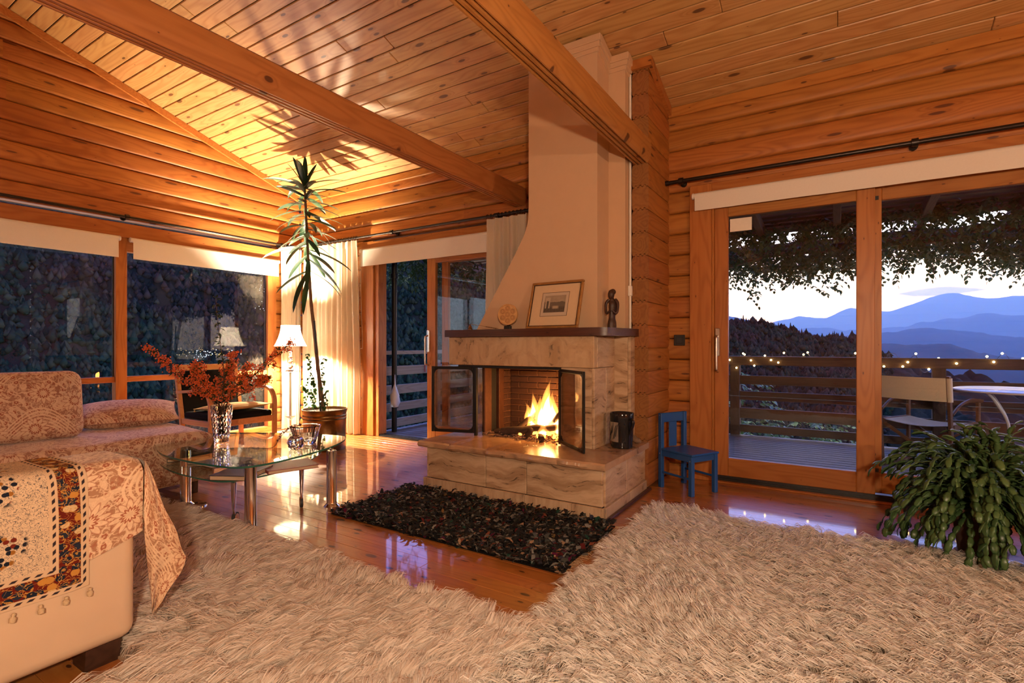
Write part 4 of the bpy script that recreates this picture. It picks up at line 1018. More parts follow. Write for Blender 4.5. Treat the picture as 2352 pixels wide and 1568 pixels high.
# ------------------------------------------------------------------ unseen floor lamps lighting the room; the rear left one is added fill
def floor_lamp(label, x, y, zb, energy, col, soft=.05):
    e = thing('floor_lamp', label, 'lamp', (x, y, 0))
    q = MB(); q.lathe([(0, 0), (.15, 0), (.15, .012), (.02, .03), (.012, .05), (.012, zb-.12), (0, zb-.12)], 24); q.build('stand', M['black'], e, 50, world=False)
    q = MB(); q.lathe([(.05, zb-.135), (.10, zb-.115), (.145, zb-.05), (.155, zb), (.145, zb+.06), (.10, zb+.12), (.0, zb+.15)], 28); q.build('glass_globe', M['pane'], e, 180, world=False)
    q = MB(); q.ball((0, 0, zb-.10), .022, 12, 8); q.build('bulb', M['bulb'], e, 180, world=False)
    q = MB(); q.lathe([(.0, zb+.125), (.11, zb+.105), (.112, zb+.108), (.0, zb+.130)], 28); q.build('reflector', M['white'], e, 60, world=False)  # disc added over the bulb to keep direct light off the ceiling
    d = bpy.data.lights.new('lamp_light', 'POINT'); d.energy = energy; d.color = col; d.shadow_soft_size = soft
    obj('lamp_light', d, e, (0, 0, zb))
    return e
floor_lamp('floor lamp with clear glass globe standing behind the viewer', 0.42, -0.45, 1.44, 250, (1.0, .72, .48), .06)
floor_lamp('floor lamp with clear glass globe by the right wall', 3.5, .5, 1.7, 205, (1.0, .72, .48), .06)
floor_lamp('added fill lamp with clear glass globe in the rear left corner', -4.6, -2.4, 1.55, 40, (1.0, .70, .44), .06)  # no lamp known here, added only as fill light
# ------------------------------------------------------------------ glass coffee table
TZ, TL = .408, .272
ct = thing('coffee_table', 'two-tier glass coffee table on thick chrome legs', 'table', (-3.4, 2.05, 0))
def slab(name, pts, z, t, par):
    P = [(p.x, p.y) for p in catmull([(a, b, 0) for a, b in pts], 6, True)]
    q = MB(); n = len(P); q.prism(P, z-t, z, 'z')
    q.mi = [1]*n+[0, 0]
    return q.build(name, [M['tableglass'], M['glassedge']], par)
top_pts = [(-2.885, 1.66), (-2.83, 1.80), (-2.855, 2.08), (-2.94, 2.36), (-3.08, 2.58), (-3.22, 2.65), (-3.50, 2.57), (-3.86, 2.41), (-4.17, 2.20), (-4.225, 2.0), (-4.13, 1.80), (-3.93, 1.69), (-3.62, 1.60), (-3.3, 1.59), (-3.05, 1.615)]
low_pts = [(-3.17, 1.73), (-3.10, 1.86), (-3.10, 2.06), (-3.20, 2.33), (-3.35, 2.57), (-3.48, 2.64), (-3.74, 2.55), (-4.05, 2.40), (-4.26, 2.20), (-4.29, 2.0), (-4.17, 1.82), (-3.93, 1.73), (-3.66, 1.69), (-3.38, 1.69)]
slab('glass_top', top_pts, TZ, .011, ct); slab('glass_shelf', low_pts, TL, .009, ct)
for (x, y) in ((-2.925, 2.335), (-3.79, 1.815), (-2.945, 1.772)):
    q = MB(); q.lathe([(0, 0), (.052, 0), (.052, .006), (.038, .020), (.0335, .03), (.0335, TZ-.028), (.012, TZ-.027), (.012, TZ-.0115), (0, TZ-.0115)], 24, (x, y, 0)); q.build('leg', M['chrome'], ct, 40)
q = MB(); q.lathe([(0, 0), (.072, 0), (.072, .007), (.0, .008)], 28, (-3.725, 1.845, 0)); q.build('foot_plate', M['chrome'], ct, 40)
for (x, y, a) in ((-3.13, 1.775, 2.2), (-3.062, 2.20, 2.6)):
    q = MB(); q.lathe([(0, .10), (.010, .10), (.017, TL-.012), (0, TL-.0095)], 16, (x, y, 0)); lg = q.build('caster_leg', M['chrome'], ct, 40)
    dx, dy = math.cos(a)*.022, math.sin(a)*.022
    q = MB(); q.tube([(x-ct.location[0], y-ct.location[1], .105), (x-ct.location[0], y-ct.location[1], .08), (x+dx*.6-ct.location[0], y+dy*.6-ct.location[1], .055), (x+dx-ct.location[0], y+dy-ct.location[1], .036)], [.008, .008, .010, .012], 8); obj('fork', q.mesh('fork', M['chrome'], 60), lg)
    nx, ny = -math.sin(a), math.cos(a); c = Vector((x+dx-ct.location[0], y+dy-ct.location[1], .036)); nn = Vector((nx, ny, 0))
    q = MB(); q.cyl(c-nn*.009, c+nn*.009, .035, 24); obj('wheel', q.mesh('wheel', M['rubber'], 40), lg)
    q = MB(); q.cyl(c-nn*.0115, c+nn*.0115, .026, 20); obj('hub', q.mesh('hub', M['chairwood'], 40), lg)
# books and papers on the lower tier
def book(label, x, y, w, d, h, rz, cover, z=TL):
    e = thing('book', label, 'book', (x, y, z), rz); M_ = M[cover]
    q = MB(); q.box(-w/2, w/2, -d/2, d/2, 0, .003); q.build('back_cover', M_, e, world=False)
    q = MB(); q.box(-w/2, w/2, -d/2, d/2, h-.003, h); q.build('front_cover', M_, e, world=False)
    q = MB(); q.box(-w/2, -w/2+.004, -d/2, d/2, .003, h-.003); q.build('spine', M_, e, world=False)
    q = MB(); q.box(-w/2+.004, w/2-.006, -d/2+.005, d/2-.005, .003, h-.003); q.build('pages', M['bookpaper'], e, world=False)
M['cover_red'] = plain('red_cover', (0.30, 0.05, 0.05), 0.5, nz=0.1); M['cover_dark'] = plain('black_cover', (0.02, 0.017, 0.015), 0.4, nz=0.2)
book('thick black-covered book on the lower shelf, behind front leg', -3.22, 1.88, .30, .24, .030, math.radians(298), 'cover_dark')
book('large red-edged book on the lower shelf, right of front leg', -3.14, 2.16, .32, .25, .022, math.radians(70), 'cover_red')
book('black-covered book near the left end of the lower shelf', -4.02, 1.95, .26, .20, .024, math.radians(62), 'cover_dark')
e = thing('paper_stack', 'loose white papers on the lower glass shelf', 'paper', (-3.70, 2.0, TL), .3)
for i in range(5):
    q = MB(); a = .35*math.sin(i*2.1); q.box(-.15, .15, -.105, .105, i*.0025, i*.0025+.0015, M=Matrix.Translation((.05*math.sin(i*3), .04*math.cos(i*2), 0)) @ Matrix.Rotation(a, 4, 'Z')); q.build('sheet', M['paper'], e, world=False)
# crystal vase
vx, vy = -3.745, 2.035
e = thing('crystal_vase', 'tall cut crystal vase with diamond pattern on the coffee table', 'vase', (vx, vy, TZ))
q = MB(); nf = 16; prof = [(.046, 0), (.048, .012), (.047, .028)]+[(.049+.0021*i+(.0035 if i % 2 else 0), .03+.02*i) for i in range(9)]+[(.071, .215), (.072, .262)]
V = []; m_ = len(prof)
for i, (r, z) in enumerate(prof):
    for k in range(nf*2):
        a = PI*k/nf+(PI/nf*.5 if i % 2 else 0)
        V.append((r*(1+(.025 if (k+i) % 2 else -.02)*(3 <= i <= 11))*math.cos(a), r*math.sin(a)*(1+(.025 if (k+i) % 2 else -.02)*(3 <= i <= 11)), z))
n = nf*2
F = [(i*n+k, i*n+(k+1) % n, (i+1)*n+(k+1) % n, (i+1)*n+k) for i in range(m_-1) for k in range(n)]+[tuple(range(n))[::-1]]
q.add(V, F)
o0 = len(q.v); inner = [(.066, .262), (.062, .20), (.054, .10), (.044, .03)]
Vi = [(r*math.cos(2*PI*k/n), r*math.sin(2*PI*k/n), z) for r, z in inner for k in range(n)]
Fi = [(i*n+k, i*n+(k+1) % n, (i+1)*n+(k+1) % n, (i+1)*n+k) for i in range(3) for k in range(n)]+[tuple(range(3*n, 4*n))]
q.add(Vi, Fi)
q.f += [((m_-1)*n+k, (m_-1)*n+(k+1) % n, o0+(k+1) % n, o0+k) for k in range(n)]; q.mi += [0]*n
q.build('cut_glass', M['crystal'], e, world=False)
# berry branches
ico = None
def icosa():
    t = (1+5**.5)/2; v = np.array([(-1, t, 0), (1, t, 0), (-1, -t, 0), (1, -t, 0), (0, -1, t), (0, 1, t), (0, -1, -t), (0, 1, -t), (t, 0, -1), (t, 0, 1), (-t, 0, -1), (-t, 0, 1)])/math.sqrt(1+t*t)
    f = np.array([(0, 11, 5), (0, 5, 1), (0, 1, 7), (0, 7, 10), (0, 10, 11), (1, 5, 9), (5, 11, 4), (11, 10, 2), (10, 7, 6), (7, 1, 8), (3, 9, 4), (3, 4, 2), (3, 2, 6), (3, 6, 8), (3, 8, 9), (4, 9, 5), (2, 4, 11), (6, 2, 10), (8, 6, 7), (9, 8, 1)]); return v, f
IV, IF = icosa()
def berries(name, pts, rad, mat, par):
    pts = np.array(pts); rad = np.array(rad); n = len(pts)
    V = (pts[:, None, :]+IV[None]*rad[:, None, None]).reshape(-1, 3)
    F = (IF[None]+np.arange(n)[:, None, None]*12).reshape(-1, 3)
    return tag(obj(name, big_mesh(name, V-np.array(par.location), None, F, M[mat], None, True), par), kind='stuff')
def leaf_shape(L, w, bend=.3, n=4):
    """folded leaf along +x, as (verts, faces)"""
    V = []; F = []
    for i in range(n+1):
        t = i/n; ww = w*math.sin(PI*min(.97, t*.92+.05))**.8; z = -bend*L*t*t
        V += [(L*t, -ww, z+ww*.35), (L*t, 0, z), (L*t, ww, z+ww*.35)]
    for i in range(n):
        for k in (0, 1): F.append((i*3+k, i*3+k+1, (i+1)*3+k+1, (i+1)*3+k))
    return V, F
def orient(p, d, roll=0.0):
    d = Vector(d).normalized(); M_ = d.to_track_quat('X', 'Z').to_matrix().to_4x4()
    return Matrix.Translation(p) @ M_ @ Matrix.Rotation(roll, 4, 'X')
Fv = Vector((-math.sin(YAW), math.cos(YAW), 0)); Rv = Vector((math.cos(YAW), math.sin(YAW), 0)); Uv = Vector((0, 0, 1))
base = Vector((vx, vy, TZ))
def branch(label, tip, mid, dens, r_, seed, berry=True, leafy=14):
    """tip/mid: (right, up, away) in metres from the vase foot"""
    rr = random.Random(seed)
    loc = lambda a: base+Rv*a[0]+Uv*a[1]+Fv*a[2]
    P = catmull([loc((rr.uniform(-.02, .02), .045, rr.uniform(-.02, .02))), loc((mid[0]*.16, .265, mid[2]*.16)), loc(mid), loc(((mid[0]+tip[0])/2+rr.uniform(-.02, .02), (mid[1]+tip[1])/2+rr.uniform(-.015, .03), (mid[2]+tip[2])/2)), loc(tip)], 7)
    e = thing('berry_branch', label, 'branch', tuple(base))
    q = MB(); n = len(P); q.tube(P, [.0045*(1-.7*i/n) for i in range(n)], 6); q.build('stem', M['twig'], e, 60)
    pts = []; rad = []; lv = MB()
    for i in range(9, n):
        t = i/n
        ns = 3
        for k in range(ns):
            dirv = (Rv*rr.uniform(-1, 1)+Uv*rr.uniform(-.5, 1)+Fv*rr.uniform(-1, 1)).normalized(); L = rr.uniform(.03, .085)*(1.15-t*.7)
            end = P[i]+dirv*L
            if rr.random() < .75: lv_s = MB()
            if berry and rr.random() < dens:
                for b in range(rr.randint(9, 16)):
                    c = end+Vector((rr.gauss(0, .013), rr.gauss(0, .013), rr.gauss(0, .011))); pts.append(c); rad.append(rr.uniform(.0042, .0062))
            for j in range(2):
                V, F = leaf_shape(rr.uniform(.018, .034), rr.uniform(.005, .008), .3, 3)
                d = (dirv+Vector((rr.uniform(-1, 1), rr.uniform(-1, 1), rr.uniform(-.6, .8)))).normalized()
                Mx = orient(P[i]+dirv*L*rr.uniform(.1, .9), d, rr.uniform(-1, 1)); lv.add([Mx @ Vector(v) for v in V], F)
    if pts: berries('berries', pts, rad, 'berry', e)
    if lv.v: tag(lv.build('leaves', M['berryleaf'], e, 180), kind='stuff')
    return e
branch('berry branch reaching far left from the crystal vase', (-.52, .66, -.02), (-.24, .42, 0), .80, .03, 1)
branch('berry branch curving low to the left over the sofa', (-.22, .36, .10), (-.12, .36, .05), .85, .03, 2)
branch('upright bare thorny branch rising from the crystal vase', (-.07, 1.03, .05), (.0, .50, .03), .0, .03, 3, False)
branch('short berry branch standing up in the middle of the vase', (.02, .62, .12), (-.03, .42, .08), .85, .03, 4)
branch('short berry branch leaning left of centre in the vase', (-.12, .55, -.10), (-.10, .40, -.05), .85, .03, 8)
branch('berry branch arching right over the armchair back', (.27, .44, .12), (.16, .36, .10), .85, .03, 5)
branch('berry branch reaching up right towards the lamp', (.45, .70, .10), (.20, .47, .06), .50, .03, 6)
branch('berry branch leaning right in front of the armchair', (.22, .53, -.06), (.12, .40, -.03), .80, .03, 7)
# crystal bowl, cut-glass ball, dried sprig
def flute(nn, am): return lambda a, z: 1+am*math.cos(a*nn)
e = thing('crystal_bowl', 'fluted crystal bowl on the coffee table', 'bowl', (-3.17, 2.31, TZ))
q = MB(); q.lathe([(.0, 0), (.062, 0), (.066, .008), (.074, .03), (.090, .09), (.100, .125), (.097, .128), (.091, .122), (.080, .085), (.064, .03), (0, .018)], 48, (0, 0, 0), flute(12, .035)); q.build('fluted_glass', M['crystal'], e, world=False)
e = thing('crystal_ball', 'small round cut-glass candle holder in front of the bowl', 'candle holder', (-3.055, 2.15, TZ))
q = MB(); q.lathe([(0, 0), (.026, 0), (.044, .016), (.052, .042), (.047, .068), (.032, .086), (.024, .088), (.022, .07), (0, .05)], 22, (0, 0, 0), lambda a, z: 1+.04*math.cos(a*11+z*160)); q.build('cut_glass', M['crystal'], e, world=False)
e = thing('dried_sprig', 'dried berry sprig hanging over the crystal bowl rim', 'sprig', (-3.12, 2.2, TZ))
q = MB(); P = catmull([(-3.165, 2.265, TZ+.135), (-3.20, 2.20, TZ+.115), (-3.215, 2.14, TZ+.06), (-3.19, 2.08, TZ+.012), (-3.22, 2.02, TZ+.006)], 5); q.tube(P, .002, 5); q.build('stem', M['twig'], e, 60)
rr = random.Random(2); M['driedberry'] = plain('dried_berry', (0.10, 0.015, 0.01), 0.5, nz=0.4)
berries('dried_berries', [P[rr.randint(0, 12)]+Vector((rr.gauss(0, .006), rr.gauss(0, .006), abs(rr.gauss(0, .006)))) for _ in range(26)], [rr.uniform(.004, .007) for _ in range(26)], 'driedberry', e)
# ------------------------------------------------------------------ daybed under the window
db = thing('daybed', 'daybed covered in pinkish paisley cloth below the left window', 'sofa', (-4.5, 1.05, 0))
q = MB()
def coverf(u, v):
    # u around the profile from window side over the top to the room side hem, v along y
    yy = -.35+2.46*v
    rr_ = .055
    s_ = u*1.78
    x0, x1, zt, zb = -5.02, -4.0, .462, .105
    if s_ < .36: x, z = x0, zb+s_
    elif s_ < 1.42:
        t = (s_-.36)/1.06; x = x0+(x1-x0)*t; z = zt+.012*math.sin(t*PI)+.004*math.sin(yy*9+t*5)
        if t > .94: z -= ((t-.94)/.06)**2*.02
    else: x, z = x1+.012*math.sin(yy*11)*((s_-1.42)/.36), zt-.03-(zt-.03-zb)*(s_-1.42)/.36+.004*math.sin(yy*5)
    e_ = max(0, (v-.965)/.035)
    if e_ > 0: z -= .03*e_*e_*(1 if z > .3 else 0)
    return (x, yy, z)
q.grid(coverf, 46, 48, lambda u, v: (v*2.46, u*1.78))
def endf(u, v):
    a = Vector(coverf(.36/1.78+(1.42-.36)/1.78*u, 1)); zt = a.z
    return (a.x, a.y+.006+.012*math.sin(u*17)*(1-v), .105+(zt-.105)*v)
q.grid(endf, 30, 10, lambda u, v: (u*1.06, v*.36))
q.build('cover', M['paisley'], db, 180)
q = MB(); q.box(-4.98, -4.04, -.33, 2.07, .09, .44); q.build('mattress', M['leather'], db)
for x in (-4.94, -4.08):
    for y in (-.25, 2.0):
        q = MB(); q.box(x-.03, x+.03, y-.03, y+.03, 0, .09, .004); q.build('leg', M['darkwood'], db)
# back cushion and pillow
me = softbox('back_cushion', .80, .46, .17, .075, 5, M['paisley'], .03)
o = obj('back_cushion', me, None, (-4.50, 1.06, .695)); o.rotation_euler = (math.radians(78), 0, math.radians(84))
tag(o, 'big boxy paisley back cushion propped up on the daybed', 'cushion')
def pillow(name, label, L, Wd, H, loc, rot, mat, group=None):
    e = thing(name, label, 'cushion', loc); e.rotation_euler = rot
    q = MB()
    def sh(s_):
        def f(u, v):
            a, b = u*2-1, v*2-1
            k = (1-abs(a)**2.6)*(1-abs(b)**2.6); pin = 1-.07*(1-abs(a*b)**.5)*max(abs(a), abs(b))
            return (a*L/2*(1-.05*(1-a*a*0)*(b*b-1)*-1*abs(a)**6), b*Wd/2*(1-.06*(1-a*a)*abs(b)**6), s_*H/2*max(0, k)**.55)
        return f
    q.grid(sh(1), 22, 18, lambda u, v: (u*L, v*Wd)); q.grid(lambda u, v: sh(-1)(1-u, v), 22, 18, lambda u, v: (u*L, v*Wd))
    q.build('cover', M[mat], e, 180, world=False)
    q = MB(); ed = []
    f = sh(1)
    for i in range(22): ed.append(f(i/22, 0))
    for i in range(18): ed.append(f(1, i/18))
    for i in range(22): ed.append(f(1-i/22, 1))
    for i in range(19): ed.append(f(0, 1-i/18))
    q.tube(ed, .0035, 5, False); q.build('piping', M[mat], e, 60, world=False)
    return e
pillow('pillow', 'flat paisley pillow lying on the daybed', .66, .42, .17, (-4.72, 1.83, .565), (math.radians(14), 0, math.radians(70)), 'paisley')
# ------------------------------------------------------------------ armchair by the window
ac = thing('armchair', 'bentwood armchair with black seat and back beside the window', 'chair', (-5.12, 2.855, 0))
M['beech'] = M['chairwood']
def strip(path, w, t, n=1):
    """flat strip along a path in the xz plane: w along y"""
    q = MB(); P = [Vector(p) for p in path]
    for i in range(len(P)): pass
    V = []; 
    for i, p in enumerate(P):
        tn = (P[min(i+1, len(P)-1)]-P[max(0, i-1)]).normalized(); nn = Vector((-tn.z, 0, tn.x))
        for sy, st in ((-1, -1), (1, -1), (1, 1), (-1, 1)): V.append(p+Vector((0, sy*w/2, 0))+nn*(st*t/2))
    F = [(i*4+k, i*4+(k+1) % 4, (i+1)*4+(k+1) % 4, (i+1)*4+k) for i in range(len(P)-1) for k in range(4)]+[(0, 1, 2, 3)[::-1], tuple(range(len(P)*4-4, len(P)*4))]
    q.add(V, F); return q
fxc, bxc = .27, -.30
for sy in (-1, 1):
    y = sy*.315
    path = catmull([(fxc, y, 0), (fxc, y, .30), (fxc, y, .50), (fxc-.012, y, .58), (fxc-.06, y, .645), (fxc-.14, y, .672), (fxc-.25, y, .668), (bxc-.03, y, .64)], 5)
    strip(path, .042, .026).build('arm_and_front_leg', M['beech'], ac, 50, world=False)
    path = [(bxc+.02, y*.93, 0), (bxc, y*.93, .36), (bxc-.05, y*.93, .60), (bxc-.115, y*.93, .90)]
    strip(catmull(path, 4), .036, .034).build('back_post', M['beech'], ac, 50, world=False)
    q = MB(); q.box(bxc, fxc-.012, y*.93-.012, y*.93+.012, .335, .385, .003); q.build('side_rail', M['beech'], ac, world=False)
q = MB(); q.box(fxc-.014, fxc+.010, -.30, .30, .335, .395, .004); q.build('front_rail', M['beech'], ac, world=False)
q = MB(); q.box(-.012, .012, -.30, .30, -.03, .03, .005); q.build('top_rail', M['beech'], ac, world=False, loc=(bxc-.108, 0, .872), rot=(0, math.radians(-12), 0))
o = obj('seat_pad', softbox('seat_pad', .56, .58, .065, .025, 3, M['blackcloth']), ac, (0, 0, .418))
o = obj('back_pad', softbox('back_pad', .03, .545, .42, .012, 2, M['blackcloth']), ac, (bxc-.055, 0, .635)); o.rotation_euler = (0, math.radians(-12.5), 0)
cu = pillow('seat_cushion', 'thin beige embroidered cushion on the black armchair seat', .46, .52, .075, (-5.08, 2.88, .492), (0, math.radians(-4), math.radians(3)), 'cushion_beige')
for sx, sy in ((1, 1), (1, -1), (-1, 1), (-1, -1)):
    q = MB(); q.lathe([(.0, -.05), (.014, -.045), (.010, -.015), (.006, -.006), (.009, 0), (0, .006)], 8, (sx*.22, sy*.255, -.004)); q.build('tassel', M['cushion_beige'], cu, 60, world=False)
# ------------------------------------------------------------------ glass pedestal and crystal lamp
lx, ly = -5.578, 3.856; LT = .785
e = thing('glass_pedestal', 'clear glass pedestal stand holding the lamp in the corner', 'pedestal', (lx, ly, 0))
h_ = .145
for b in ((-h_, h_, -h_, -h_+.006, .06, LT-.008), (-h_, h_, h_-.006, h_, .06, LT-.008), (-h_, -h_+.006, -h_+.006, h_-.006, .06, LT-.008), (h_-.006, h_, -h_+.006, h_-.006, .06, LT-.008)):
    q = MB(); q.box(*b); q.build('glass_side', M['pedglass'], e, world=False)
q = MB(); q.box(-h_-.004, h_+.004, -h_-.004, h_+.004, LT-.008, LT); q.build('glass_top', M['pedglass'], e, world=False)
q = MB(); q.box(-h_-.01, h_+.01, -h_-.01, h_+.01, 0, .06, .004); q.build('plinth', M['white'], e, world=False)
q = MB(); q.lathe([(0, .06), (.05, .06), (.05, .068), (.012, .075), (.012, .19), (.02, .215), (.06, .245), (.06, .25), (.016, .25), (.016, LT-.01), (0, LT-.01)], 20); q.build('steel_column', M['steel'], e, 40, world=False)
lamp = thing('table_lamp', 'crystal ball table lamp with white bell shade in the corner', 'lamp', (lx, ly, LT))
q = MB(); q.lathe([(0, 0), (.055, 0), (.055, .012), (.02, .022), (0, .022)], 20); q.build('base', M['chrome'], lamp, 40, world=False)
zz = .022
for r in (.032, .028, .024):
    q = MB(); q.ball((0, 0, zz+r), r, 12, 8); q.build('crystal_ball', M['crystal'], lamp, world=False); zz += 2*r
q = MB(); q.cyl((0, 0, zz), (0, 0, zz+.06), .014, 12); q.build('socket', M['white'], lamp, 40, world=False)
s0 = 1.085-LT; s1 = 1.335-LT
q = MB(); pr_ = []
for i in range(13):
    t = i/12; pr_.append((.108+(.185-.108)*(1-t)**1.9, s0+(s1-s0)*t))
q.lathe(pr_, 28); q.f = [f for f in q.f if len(f) == 4]; q.mi = [0]*len(q.f); q.build('shade', M['shade'], lamp, 180, world=False)
q = MB(); q.ball((0, 0, s0+.06), .026, 12, 8); q.build('bulb', M['bulb'], lamp, 180, world=False)
d = bpy.data.lights.new('lamp_light', 'POINT'); d.energy = 900; d.color = (1.0, .80, .55); d.shadow_soft_size = .035
obj('lamp_light', d, lamp, (0, 0, s0+.115))
# ------------------------------------------------------------------ dracaena
px_, py_ = -4.613, 3.595
dr = thing('potted_dracaena', 'tall potted dracaena reaching up to the ceiling by the curtain', 'plant', (px_, py_, 0))
q = MB(); R0 = .226; q.lathe([(0, 0), (R0*.93, 0), (R0*.95, .015), (R0*.95, .10), (R0*.965, .105), (R0*.965, .115), (R0*.95, .12), (R0*.96, .31), (R0*.98, .318), (R0*.98, .33), (R0*.962, .337), (R0*.985, .35), (R0*.985, .362), (R0*.965, .37), (R0*.99, .385), (R0, .40), (R0*1.02, .415), (R0*1.02, .425), (R0*.985, .425), (R0*.96, .395), (0, .39)], 48); q.build('pot', M['brass'], dr, 40, world=False)
q = MB(); q.lathe([(0, .396), (.10, .402), (.214, .396), (0, .391)], 24); q.build('soil', M['soil'], dr, 60, world=False)
tk = catmull([(-4.62, 3.59, 0.39), (-4.697, 3.577, 0.83), (-4.771, 3.59, 1.203), (-4.854, 3.608, 1.536), (-4.922, 3.636, 1.828), (-5.02, 3.681, 2.229), (-5.128, 3.731, 2.793), (-5.184, 3.755, 3.057)], 6)
q = MB(); n = len(tk); q.tube(tk, [.021-.010*i/n+.0012*math.sin(i*2.2) for i in range(n)], 9); q.build('trunk', M['bark'], dr, 60)
q = MB(); q.cyl((-4.655, 3.575, .39), (-4.76, 3.575, 1.36), .010, 8); q.build('support_stake', M['plastic_black'], dr, 60)
for a, b in (((-4.74, 3.575, 1.15), (-4.49, 3.44, .415)), ((-4.74, 3.575, 1.15), (-4.43, 3.50, .415)), ((-4.74, 3.575, 1.15), (-4.78, 3.62, .415))):
    q = MB(); q.cyl(a, b, .0022, 5); q.build('guy_string', M['twig'], dr, 60)
def strap(L, w, droop, seg=9, fold=.25):
    V = []; F = []; x = z = 0.0; a = 0.0
    for i in range(seg+1):
        t = i/seg; ww = w*(math.sin(PI*min(1, t*.86+.10))**.75)*(1 if t < 1 else 0)+.0008
        V += [(x, -ww, z+ww*fold), (x, 0, z), (x, ww, z+ww*fold)]
        a -= droop/seg*(.5+t); x += L/seg*math.cos(a); z += L/seg*math.sin(a)
    for i in range(seg):
        for k in (0, 1): F.append((i*3+k, i*3+k+1, (i+1)*3+k+1, (i+1)*3+k))
    m = MB(); m.add(V, F); return m
straps = [strap(L, w, dp).mesh('leaf', M['dracaena'], 180) for L, w, dp in ((.38, .030, .35), (.42, .029, .7), (.34, .028, 1.0), (.48, .031, .5), (.32, .026, .2))]
rl = random.Random(12)
def on_trunk(z):
    for a, b in zip(tk[:-1], tk[1:]):
        if a.z <= z <= b.z: return a.lerp(b, (z-a.z)/(b.z-a.z))
    return tk[-1]
def dleaf(z, az, el, mi=None):
    p = on_trunk(z); d = Vector((math.cos(az)*math.cos(el), math.sin(az)*math.cos(el), math.sin(el)))
    o = obj('leaf', rl.choice(straps) if mi is None else straps[mi], dr); o.matrix_local = Matrix.Translation(-Vector(dr.location)) @ orient(p, d, rl.uniform(-.4, .4))
    o.scale = [rl.uniform(.85, 1.12)]*3
ga = 0.3
for k in range(50):                                   # crown
    z = 2.22+.74*(k/50); ga += 2.4+rl.uniform(-.3, .3)
    dleaf(z, ga, -.40+.70*((z-2.22)/.74)+rl.uniform(-.2, .25))
for k in range(7): dleaf(tk[-1].z-.16, k*.95, .95+rl.uniform(-.15, .2), 4)
# drooping lower leaves; azimuths given along the picture's right/left
ra = YAW
for z, s_, el in ((2.20, PI, -.05), (2.10, PI-.5, -.45), (1.92, PI+.2, -.45), (1.92, PI+1.0, -1.0), (2.16, .1, -.25), (2.12, -.5, -.35), (2.05, .3, -.62), (1.92, -.1, -.45), (2.05, -1.2, -.8), (2.15, 1.4, -.5), (1.86, 2.3, -.9)):
    dleaf(z, ra+s_, el, 3)
# ivy in the same pot
iv = thing('ivy_plant', 'small climbing ivy growing in the brass pot beside the trunk', 'plant', (-4.70, 3.56, .39))
ivm = []
for L, w in ((.030, .017), (.038, .022), (.025, .014)):
    V, F = leaf_shape(L, w, .35, 4); m = MB(); m.add(V, F); ivm.append(m.mesh('leaf', M['ivy'], 180))
ri = random.Random(6)
for k, (dx, top) in enumerate(((-.09, 1.0), (-.06, .80), (-.12, .66), (.055, .95), (.085, .62), (-.03, .72))):
    b0 = Vector((-4.66, 3.56, .395)); tp = b0+Rv*dx*1.3-Fv*.03+Uv*(top-.39)
    P = catmull([b0+Rv*dx*.3, b0+Rv*dx*1.1-Fv*.05+Uv*(top-.39)*.4, b0+Rv*(dx*.9)-Fv*.03+Uv*(top-.39)*.75, tp], 6)
    q = MB(); q.tube(P, .0018, 5); q.build('stem', M['twig'], iv, 60)
    for i in range(2, len(P)):
        for j in range(1 if i % 3 else 2):
            d = Rv*ri.uniform(-1, 1)-Fv*ri.uniform(-.2, .8)+Uv*ri.uniform(-.9, .1)
            o = obj('leaf', ri.choice(ivm), iv); o.matrix_local = Matrix.Translation(-Vector(iv.location)) @ orient(P[i], d, ri.uniform(-.8, .8))
# ------------------------------------------------------------------ blue children's chair
bc = thing('childs_chair', "small blue painted wooden children's chair against the log wall", 'chair', (-.965, 4.06, 0))
L_ = [(-1.158, 4.03), (-.905, 3.862), (-.786, 4.075), (-1.04, 4.245)]   # back-left, front-left, front-right, back-right (feet)
ax_ = (Vector((L_[2][0], L_[2][1], 0))-Vector((L_[1][0], L_[1][1], 0))).normalized()        # across the front
dp_ = (Vector((L_[1][0], L_[1][1], 0))-Vector((L_[0][0], L_[0][1], 0))).normalized()        # back to front
rz_ = math.atan2(ax_.y, ax_.x)
bc.rotation_euler = (0, 0, rz_); cw_, cd_ = .244, .300
c0 = sum((Vector((a, b, 0)) for a, b in L_), Vector())/4; bc.location = c0
hw, hd, t = cw_/2, cd_/2, .0165
for sx in (-1, 1):
    q = MB(); q.box(sx*hw-t, sx*hw+t, -hd-t, -hd+t, 0, .29, .003); q.build('leg', M['bluepaint'], bc, world=False)
    q = MB(); q.box(sx*hw-t, sx*hw+t, hd-t, hd+t, 0, .572, .003); q.build('leg', M['bluepaint'], bc, world=False)
    q = MB(); q.cyl((sx*hw, -hd+t, .12), (sx*hw, hd-t, .12), .0085, 10); q.build('stretcher', M['bluepaint'], bc, 60, world=False)
    q = MB(); q.box(sx*hw-.009, sx*hw+.009, -hd+t, hd-t, .245, .29, .002); q.build('side_apron', M['bluepaint'], bc, world=False)
    for zz in (.556, .262):
        q = MB(); q.cyl((sx*(hw+t), hd, zz), (sx*(hw+t+.001), hd, zz), .004, 8); q.build('screw', M['steel'], bc, world=False)
    q = MB(); q.cyl((sx*(hw+t), -hd, .255), (sx*(hw+t+.001), -hd, .255), .0045, 8); q.build('screw', M['steel'], bc, world=False)
q = MB(); q.box(-hw+t, hw-t, -hd-.009, -hd+.009, .245, .29, .002); q.build('front_apron', M['bluepaint'], bc, world=False)
q = MB(); q.box(-hw-t-.004, hw+t+.004, -hd-t-.008, hd-t-.001, .29, .306, .004); q.build('seat', M['bluepaint'], bc, world=False)
q = MB(); q.box(-hw+t, hw-t, hd-.010, hd+.010, .50, .572, .003); q.build('top_rail', M['bluepaint'], bc, world=False)
